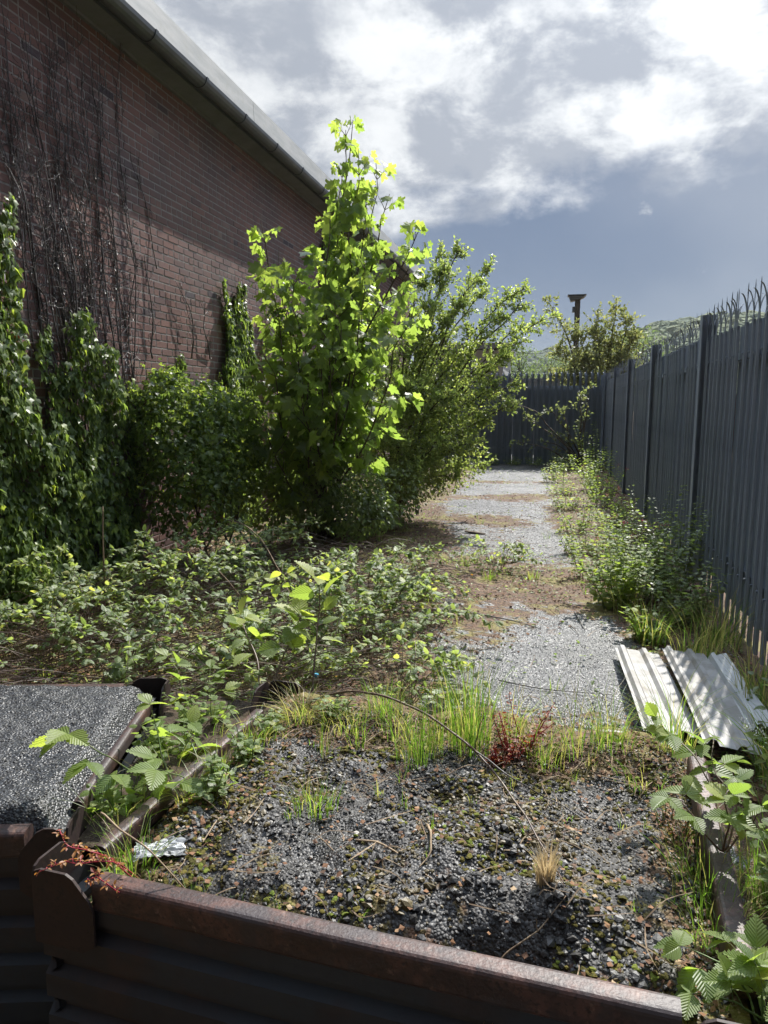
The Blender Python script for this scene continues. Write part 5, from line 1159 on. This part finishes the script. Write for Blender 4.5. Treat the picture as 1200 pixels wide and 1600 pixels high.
W_ = [(.52, 6.15, 20, .80, .30, .075, .05, M_young, .55, 'bushy leafy weed, biggest clump beside the wet path'),
      (.80, 6.45, 16, .85, .25, .07, .05, M_bram, .45, 'dense weed between the biggest clump and the fence'),
      (1.08, 6.7, 18, 1.0, .25, .06, .045, M_shrub, .2, 'dark feathery bush in fence shade behind the leafy clump'),
      (1.02, 5.75, 16, .62, .25, .07, .05, M_shrub, .25, 'low dark weed in fence shade in front of the feathery bush'),
      (.72, 5.30, 9, .30, .14, .085, .04, M_young, .5, 'glossy broad-leaved weed at the top corner of the corrugated sheets'),
      (.42, 7.15, 16, .50, .30, .065, .045, M_bram, .6, 'low leafy weed spilling onto the path past the biggest clump'),
      (.75, 7.5, 16, .75, .28, .065, .045, M_young, .45, 'leafy weed against the third fence bay'),
      (.35, 8.3, 18, .42, .32, .065, .045, M_bram, .6, 'pale low bramble on the path edge'),
      (.75, 8.7, 16, .70, .30, .07, .05, M_bram, .5, 'mid-height weed behind the pale low bramble'),
      (1.08, 8.4, 12, .9, .2, .06, .05, M_shrub, .3, 'tall thin weed touching the fence'),
      (.35, 9.9, 18, .45, .36, .07, .05, M_bram, .55, 'spreading bramble at mid distance on the path edge'),
      (.80, 10.3, 16, .80, .3, .08, .055, M_young, .45, 'pink-topped weed at mid distance by the fence'),
      (.20, 11.8, 18, .5, .38, .08, .055, M_bram, .55, 'bramble beyond the mid-distance one'),
      (.75, 12.3, 16, .85, .32, .08, .055, M_young, .45, 'tall weed behind the pink-topped one'),
      (.15, 13.8, 18, .5, .4, .085, .06, M_bram, .55, 'low bramble further along the path edge'),
      (.75, 14.6, 16, 1.0, .35, .085, .06, M_shrub, .5, 'tall dark weed further along the fence'),
      (.10, 16.0, 18, .55, .42, .09, .065, M_bram, .6, 'pale bramble near the far end of the path'),
      (.75, 17.0, 16, 1.1, .38, .09, .065, M_young, .5, 'tall leafy weed near the far end of the fence'),
      (.25, 18.6, 16, .6, .45, .10, .07, M_bram, .5, 'last bramble before the far fence'),
      (1.05, 19.2, 14, 1.6, .3, .10, .07, M_shrub, .4, 'tall dark shrub in the far fence corner')]
for (x, y, st, h, rad, lsz, sp, m_, tb, lb) in W_:
    far_ = y > 9
    weed(lb, (x, y, crn(x, y)), int(st*(1.15 if y < 9 else .85)), h*(.92 if y < 7 else .8)*rng.uniform(.8, 1.15), rad*.9, lsz, sp, T_bram if y < 7 else T_small, m_, tb, 'bramble_bush' if 'bramble' in lb else 'leafy_weed', 'bramble' if 'bramble' in lb else 'weed', flower=PINK if 'pink' in lb or 'third' in lb else None, pairs=3)
for x, y, h, lb in ((-1.6, 20.2, .35, 'low weed at the foot of the far fence, left of the path end'), (-1.05, 20.2, .25, 'low weed at the foot of the far fence, end of the path'), (-.45, 20.15, .3, 'low weed at the foot of the far fence, right of the path end'), (.1, 20.1, .5, 'weed between far fence and straggly shrub')):
    weed(lb, (x, y, crn(x, y)), 16, h, .3, .08, .06, T_small, M_bram, .45, group='weeds at the far fence', pairs=3)
# near right foreground
weed('white-flowered weed between corrugated sheets and the right edge', (1.02, 3.1, crn(1.02, 3.1)), 12, .62, .15, .085, .05, T_oval, M_young, .45, flower=WHT, name='flowering_weed')
weed('dense green weed right of the side beam, middle of the right edge', (.98, 2.65, crn(.98, 2.65)), 16, .60, .2, .085, .05, T_oval, M_young, .4)
weed('deep green weed at the right edge near the bottom', (.82, 2.2, crn(.82, 2.2)), 14, .62, .16, .085, .045, T_oval, M_young, .35)
weed('broad-leaved weed at the fence foot behind the crate', (1.15, 3.7, crn(1.15, 3.7)), 12, .45, .16, .08, .05, T_oval, M_shrub, .25)
# small weeds in the crate
weed('small glossy-leaved seedling at the hollow by the front beam', bedp(772, 1500), 3, .06, .02, .040, .012, T_oval, M_young, .5, group=None, name='seedling')
for px, py, lb, st in ((205, 1385, 'crinkled pale-leaved plant by the left corner plate', 7), (175, 1350, 'small leafy plant on top of the left corner plate', 4)):
    weed(lb, bedp(px, py), st, .07, .04, .045, .014, T_serr, M_young, .6, group=None, name='leafy_plant')
for px, py, lb, h, st in ((800, 1190, 'red-leaved willowherb weed at the back of the gravel', .19, 7), (822, 1180, 'tall dark red weed stalk rising before the tarmac path', .26, 3), (780, 1200, 'low crimson weed beside the tallest grass tuft', .09, 9)):
    weed(lb, bedp(px, py), st, h, .04, .03, .016, T_small, M_red, .5, group='red weeds at the back of the gravel', name='red_weed', stemm=M_rstem)
weed('rust-orange seedlings dotted inside the right side beam', bedp(1055, 1290), 16, .07, .12, .014, .010, T_small, M_red, .8, group=None, name='rusty_seedlings').name = 'rust_seedling'
# soil wedge between the two crates
g = Geo(); pts = np.array([(-1.44, 1.88), (-1.33, 1.90), (-1.22, 2.4), (-1.2, 3.1), (-1.76, 3.12), (-1.62, 2.6)]); nn = 40
X, Yy = np.meshgrid(np.linspace(-1.8, -1.14, nn), np.linspace(1.88, 3.3, nn*2)); Z = .21+.10*fbm(X, Yy, 5, 3, 50)
i = (np.arange(2*nn-1)[:, None]*nn+np.arange(nn-1)[None]).ravel(); Q = np.stack([i, i+1, i+nn+1, i+nn], 1); cx_ = X.ravel()[i]; cy2 = Yy.ravel()[i]; kk = inpoly(cx_, cy2, [tuple(q) for q in pts]); g.add(np.stack([X, Yy, Z], -1).reshape(-1, 3), Q[kk].ravel(), np.full(kk.sum(), 4))
tag(g.build('soil', M_soil, smooth=True), 'dark soil packed into the wedge between the two crates', 'soil', kind='stuff')
for x, y, lb in ((-1.42, 2.15, 'bramble seedling between the crates, near end'), (-1.45, 2.5, 'bramble seedling between the crates, middle'), (-1.45, 2.85, 'bramble seedling between the crates, far end')):
    weed(lb, (x, y, .2), 9, .24, .10, .055, .03, T_bram, M_young, .45, group='bramble seedlings in the gravel crate', name='bramble_seedling', cat='seedling', pairs=3)
    tuft(lb.replace('bramble seedling', 'fine grass'), (x+.05, y-.1, .2), 70, .22, .09, .5, .0028, .5, .3, 'grass between the crates')
# growth hiding the left rail and the back edge of the gravel crate
for (px, py, n_, h, rad, lean, tb, dry, lb) in (
    (470, 1120, 240, .16, .10, .9, .3, .75, 'tangled dead thatch round the root of the arching cane'),
    (300, 1230, 90, .13, .06, .6, .55, .35, 'ragged grass along the left rail, lower clump'),
    (345, 1195, 90, .14, .06, .6, .5, .4, 'ragged grass along the left rail, upper clump'),
    (400, 1160, 120, .15, .08, .6, .5, .45, 'ragged half-dead grass at the left back corner'),
    (540, 1135, 120, .14, .10, .7, .5, .5, 'half-dead grass beneath the arching cane'),
    (600, 1125, 120, .20, .08, .4, .5, .35, 'grass left of the two big tufts')):
    tuft(lb, bedp(px, py), n_, h, rad, lean, .0026, tb, dry, GT)
for px, py, lb in ((330, 1235, 'small leafy bramble seedling over the left rail'), (390, 1180, 'low bramble seedling at the back left of the gravel'), (430, 1140, 'bramble seedling beside the dead thatch'), (520, 1120, 'tiny bramble seedling under the arching cane')):
    weed(lb, bedp(px, py), 7, .14, .06, .045, .025, T_bram, M_bram, .55, group='bramble seedlings in the gravel crate', name='bramble_seedling', cat='seedling', pairs=3)
# trailing pink-stemmed weed
P0 = atZ(165, 1365, .42); bramble('pink-stemmed trailing weed draped over the left corner plate', [[bedp(215, 1345)+[0, 0, .01], P0+[.0, .02, .03], atZ(110, 1352, .43), atZ(66, 1352, .41)], [bedp(215, 1340), atZ(150, 1330, .44), atZ(110, 1325, .44), atZ(95, 1300, .46)], [bedp(210, 1360), atZ(160, 1378, .42), atZ(130, 1372, .40)]], .018, .022, T_small, M_red, .9, None, 'trailing_weed', 'weed', M_rstem, .0022)
# bright low herb cushion on the beam
g = Geo(); n = 900; u = rng.normal(0, .055, n); v = rng.normal(0, .016, n); c = bedp(560, 1447); P = np.stack([c[0]+u+v*.1, c[1]+v-.07*u, c[2]+.005+.028*rng.random(n)*np.exp(-(u/.08)**2)], 1); a = rng.uniform(0, 6.28, n); put_leaves(g, P, np.stack([np.cos(a), np.sin(a), .5*rng.random(n)], 1), rng.uniform(.005, .011, n), T_small, .7+.15*rng.normal(size=n).clip(-1, 1), 1, .3, .6)
tag(g.build('stonecrop_cushion', M_grass), 'bright green cushion of tiny leaves against the front beam', 'plant')

# ---------- prominent foreground brambles (each drawn along its canes)
def px3(lst): return [atY(a, b_, y) for a, b_, y in lst]
bramble('young raspberry-like bramble with big bright leaves arching over the tarmac heap', [
    px3([(285, 1290, 2.25), (255, 1235, 2.22), (205, 1200, 2.15), (160, 1180, 2.08), (120, 1150, 2.05), (98, 1150, 2.03)]),
    px3([(285, 1290, 2.25), (262, 1215, 2.3), (250, 1165, 2.35), (238, 1110, 2.4)]),
    px3([(290, 1290, 2.25), (292, 1230, 2.25), (262, 1205, 2.2)]),
    px3([(300, 1270, 2.35), (310, 1200, 2.4), (290, 1150, 2.5), (262, 1130, 2.5)])], .105, .09, T_serr, M_young, .5, None, 'bramble_plant', 'bramble', M_gstem, .0035, prick=True, start=.3)
bramble('bramble shoot with pale ribbed leaves behind the rusty bracket', [
    px3([(330, 1180, 2.9), (300, 1110, 3.0), (282, 1060, 3.05), (268, 1030, 3.1)]),
    px3([(335, 1180, 2.9), (350, 1110, 3.1), (325, 1070, 3.15), (330, 1050, 3.2)]),
    px3([(340, 1190, 2.8), (335, 1150, 2.85), (300, 1120, 2.9)]),
    px3([(345, 1190, 2.8), (372, 1150, 2.8), (360, 1110, 2.9)])], .088, .075, T_serr, M_young, .5, None, 'bramble_plant', 'bramble', M_gstem, .003, prick=True)
bramble('large pale bramble sprawling over the right side beam', [
    px3([(1130, 1330, 2.15), (1120, 1250, 2.3), (1090, 1190, 2.4), (1050, 1150, 2.5), (1030, 1130, 2.5)]),
    px3([(1130, 1330, 2.15), (1150, 1260, 2.2), (1125, 1200, 2.3), (1110, 1160, 2.4)]),
    px3([(1130, 1330, 2.15), (1090, 1290, 2.15), (1060, 1250, 2.2), (1045, 1240, 2.2)]),
    px3([(1135, 1330, 2.1), (1165, 1300, 2.1), (1180, 1270, 2.1)]),
    px3([(1130, 1330, 2.15), (1140, 1290, 2.1), (1130, 1250, 2.1), (1150, 1225, 2.15)])], .085, .065, T_serr, M_young, .4, None, 'bramble_plant', 'bramble', M_cane, .0032, prick=True)
bramble('bright bramble leaves in the bottom right corner', [
    px3([(1190, 1600, 1.62), (1160, 1540, 1.66), (1110, 1500, 1.68), (1085, 1480, 1.7)]),
    px3([(1190, 1600, 1.62), (1150, 1570, 1.62), (1100, 1555, 1.62)]),
    px3([(1200, 1600, 1.62), (1180, 1520, 1.7), (1150, 1480, 1.75)]),
    px3([(1215, 1600, 1.6), (1205, 1560, 1.6), (1190, 1530, 1.62)])], .085, .07, T_serr, M_young, .5, None, 'bramble_plant', 'bramble', M_gstem, .003, prick=True)
# big-leaved saplings
def sapling(label, leads, leaves, lsz, m_=M_young, stemm=M_cane, tpl=T_serr):
    base = np.array(leads[0][0], float); root = thing('sapling', label, 'sapling', base, group='big-leaved saplings behind the gravel crate'); gs, gl = Geo(), Geo()
    LP, LD, LS, tt = [], [], [], []
    for P in leads:
        C = curve(P, 8, .004); gs.tube(C, np.linspace(.006, .002, len(C)), 6); k = leaves
        for e in range(k):
            f = .3+.7*(e+1)/k; ii = min(f, 1)*(len(C)-1); p = np.array([np.interp(ii, np.arange(len(C)), C[:, j]) for j in range(3)]); a0 = rng.uniform(0, 6.28)
            for s in (0, math.pi)+((1.6,) if e == k-1 else ()):
                dr = unit([math.cos(a0+s), math.sin(a0+s), .35]); gs.tube([p, p+dr*.03], .0012, 3, cap=False); LP.append(p+dr*.03); LD.append(dr+[0, 0, -.35 if rng.random() < .6 else .5]); LS.append(lsz*rng.uniform(.7, 1.15)); tt.append(rng.uniform(.3, .8) if f < .9 else .97)
    put_leaves(gl, np.array(LP), np.array(LD), np.array(LS), tpl, np.array(tt), .7, .4, .55)
    shift(gs, base).build('stem', stemm, root, True); shift(gl, base).build('foliage', m_, root)
sapling('tall thin sapling with a yellow leaf at its dark tip', [px3([(488, 1090, 3.3), (492, 1020, 3.4), (500, 960, 3.5), (497, 905, 3.55)])], 5, .115)
sapling('leaning big-leaved sapling beside the thin tall one', [px3([(400, 1110, 3.2), (440, 1030, 3.4), (462, 985, 3.5), (470, 965, 3.5)]), px3([(400, 1110, 3.2), (405, 1040, 3.4), (385, 985, 3.6), (375, 965, 3.7)])], 5, .115)
sapling('broad light-green sapling leaves poking up mid-thicket', [px3([(420, 1000, 4.3), (432, 950, 4.4), (445, 900, 4.5)]), px3([(420, 1000, 4.3), (400, 950, 4.5), (405, 905, 4.6)])], 4, .08)

# arching canes
def cane(label, P, r=.004, m_=None, prick=True, name='bramble_cane', twigs=0, cat='bramble cane', wob=.004):
    P = np.array(P, float); base = P[0].copy(); g = Geo(); C = curve(P, 10, wob); g.tube(C, np.linspace(r, r*.4, len(C)), 6)
    if prick:
        L_ = np.linalg.norm(np.diff(C, axis=0), axis=1).sum()
        for q in rng.integers(1, len(C)-1, int(L_*110)): o = perp(C[q+1]-C[q]); g.tube([C[q]+o*r*.6, C[q]+o*(r+.005)], [.0012, .0003], 3, cap=False)
    for _ in range(twigs):
        q = rng.integers(3, len(C)-3); S = shoot(C[q], perp(C[q+1]-C[q])+[0, 0, .4], rng.uniform(.05, .16), 0, 5, .12); g.tube(S, np.linspace(r*.4, r*.15, 5), 4, cap=False)
    o = shift(g, base).build(name, m_ or M_cane, None, True); o.location = tuple(base); return tag(o, label, cat)
cane('thorny brown bramble cane arching from the back left across the gravel to its right front', [atY(430, 1130, 2.95), atY(500, 1088, 2.95), atY(570, 1080, 2.85), atY(640, 1105, 2.7), atY(720, 1158, 2.5), atY(780, 1215, 2.35), atY(830, 1290, 2.15), atY(870, 1360, 1.98), bedp(886, 1425)], .0058, twigs=9)
cane('long low bramble cane rising from the left side beam to the arching cane', [bedp(290, 1245)+[0, 0, .03], atY(350, 1215, 2.35), atY(420, 1180, 2.55), atY(470, 1145, 2.7), atY(540, 1120, 2.85), atY(600, 1130, 2.9)], .004, twigs=4)
cane('thin dark cane lying from the arching cane toward the right front of the gravel', [atY(740, 1170, 2.45), atY(800, 1215, 2.35), bedp(870, 1262)+[0, 0, .03], bedp(940, 1305)+[0, 0, .015], bedp(1025, 1345)+[0, 0, .012]], .0028, M_vine)
cane('tan dead stalk slanting over the left corner of the gravel', [atZ(158, 1270, .46), atZ(235, 1335, .42), bedp(335, 1400)+[0, 0, .03]], .0035, M_twig, False, 'dead_stalk', 0, 'stalk')
cane('grey-brown stick lying in the middle of the gravel', [bedp(556, 1315)+[0, 0, .008], bedp(610, 1335)+[0, 0, .012], bedp(678, 1378)+[0, 0, .006]], .0042, M_twig, False, 'stick', 1, 'stick')
cane('short pale crooked stick beside the grey-brown one', [bedp(668, 1302)+[0, 0, .012], bedp(673, 1330)+[0, 0, .014], bedp(671, 1352)+[0, 0, .01], bedp(655, 1366)+[0, 0, .006]], .0045, M_twig, False, 'stick', 0, 'stick', .001)
cane('bent stick spanning the hollow by the front beam', [bedp(720, 1482)+[0, 0, .01], bedp(800, 1460)+[0, 0, .05], bedp(888, 1434)+[0, 0, .02]], .0035, M_twig, False, 'stick', 2, 'stick')
def gp(px, py, dz=.012): p = atZ(px, py, 0); return np.array([p[0], p[1], crn(p[0], p[1])+dz])
for L_, lb, r in (([gp(742, 960), gp(800, 972), gp(846, 986)], 'long thin dark twig lying on the wet path', .006), ([gp(898, 958), gp(908, 975), gp(914, 985)], 'short dark twig at the right edge of the path', .006), ([gp(892, 978), gp(905, 993)], 'small forked twig beside the short dark one', .005), ([gp(780, 1066), gp(850, 1080), gp(960, 1090)], 'slender twig on the tarmac left of the corrugated sheets', .004),
                  ([gp(625, 910, .02), gp(650, 905, .03), gp(682, 904, .02)], 'dark charred stick on the litter', .014), ([gp(590, 930), gp(615, 915, .03), gp(645, 906, .03)], 'pale split stick ending at the charred one', .007), ([gp(500, 930, .2), gp(530, 975, .12), gp(560, 995, .02)], 'thin leaning stem at the edge of the brambles', .005), ([gp(640, 985), gp(700, 990), (gp(735, 1000))], 'thin twig on brown litter left of the open tarmac', .004)):
    cane(lb, L_, r, M_vine if 'dark' in lb or 'slender' in lb else M_twig, False, 'twig', 0, 'twig')
cane('long bare cane bowed out from the ivy mound over the brambles', [atY(350, 810, 6.2), atY(385, 822, 5.9), atY(415, 855, 5.5), atY(440, 900, 5.2), atY(455, 930, 5.)], .005, M_twig, False)
cane('straight pale cane leaning across the brambles', [atY(300, 845, 5.6), atY(335, 885, 5.2), atY(375, 930, 4.9)], .0045, M_twig, False)
cane('upright pale dead stem in the dark gap before the ivy', [atY(300, 935, 5.2), atY(305, 890, 5.2), atY(308, 845, 5.2)], .006, M_twig, False, 'dead_stalk', 0, 'stalk')
cane('grey dead stem against the ivy mass', [atY(168, 960, 4.6), atY(162, 880, 4.65), atY(160, 790, 4.7)], .009, M_twig, False, 'dead_stalk', 2, 'stalk')

# slabs and scraps
def lump(name, label, cat, p, sx, sy, sz, rz, m_, jag=.12):
    g = Geo(); V, F = ICO2; V = np.sign(V)*np.abs(V)**.6; V = V*(1+rng.uniform(-jag, jag, (len(V), 1)))*[sx, sy, sz]; g.add(V, F.ravel(), np.full(len(F), 3)); o = g.build(name, m_); o.location = tuple(float(q) for q in p); o.rotation_euler = (0.05, .04, rz); return tag(o, label, cat)
lump('concrete_fragment', 'flat pale concrete fragment on the litter left of the path', 'rubble', gp(618, 980, .02), .09, .045, .022, -.3, M_slab)
lump('bark_strip', 'flat dark strip of bark lying across the path at mid distance', 'bark', gp(742, 834, .015), .15, .03, .014, -.35, M_bark)
lump('concrete_fragment', 'pale stone edge showing behind the crate before the tarmac', 'rubble', atZ(960, 1150, .26), .06, .03, .02, -.1, M_slab)
# crumpled plastic
g = Geo(); n = 16; X, Yy = np.meshgrid(np.linspace(-.075, .075, n), np.linspace(-.045, .045, n)); Z = .03*fbm(X, Yy, 26, 3, 44)+.012*rng.random(X.shape)
i = (np.arange(n-1)[:, None]*n+np.arange(n-1)[None]).ravel(); Q = np.stack([i, i+1, i+n+1, i+n], 1); V = np.stack([X+.012*rng.normal(size=X.shape)*.5, Yy, Z], -1).reshape(-1, 3); g.add(np.vstack([V, V-[0, 0, .002]]), np.concatenate([Q.ravel(), (Q[:, ::-1]+n*n).ravel()]), np.full(2*len(Q), 4))
o = g.build('plastic_scrap', M_plastic); o.location = tuple(bedp(250, 1310)+[0, 0, .01]); o.rotation_euler = (0, 0, .5); tag(o, 'crumpled whitish plastic scrap in the left corner of the gravel', 'plastic scrap')
lump('plastic_scrap', 'small blue plastic scrap under the tall thin sapling', 'plastic scrap', atY(494, 1055, 3.5), .012, .012, .01, 0, M_bluep)
# a few withered leaves in the dark at the foot of the crates
g = Geo(); gs = Geo()
base = np.array([-1.72, 1.72, -.6]); root = thing('shaded_weed', 'dim weed with one pale tip in the dark in front of the crates', 'weed', base)
P, D = [], []
for _ in range(9):
    S = shoot(base+rng.normal(0, .06, 3)*[1, 1, 0], [rng.normal(0, .25), rng.normal(0, .2)-.1, 1], rng.uniform(.2, .42), -.1, 7, .07); gs.tube(S, .002, 4, cap=False)
    for q in S[2:]: d = rdir(1, .3)[0]; P.append(q); D.append(d)
put_leaves(g, np.array(P), np.array(D), .04, T_oval, .5)
shift(gs, base).build('stem', M_twig, root); shift(g, base).build('foliage', M_bram, root)

# ---------- air
g = Geo(); g.box((-900, -900, -1.9), (900, 900, 62)); hz = g.build('haze', [])
hm = bpy.data.materials.new('thin_haze'); hm.use_nodes = True; nt = hm.node_tree; nt.nodes.clear()
ho = nt.nodes.new('ShaderNodeOutputMaterial'); hv = nt.nodes.new('ShaderNodeVolumePrincipled'); hv.inputs['Color'].default_value = (.86, .93, 1, 1); hv.inputs['Density'].default_value = .0002; hv.inputs['Anisotropy'].default_value = .35
nt.links.new(hv.outputs[0], ho.inputs['Volume']); hz.data.materials.append(hm); tag(hz, kind='stuff')
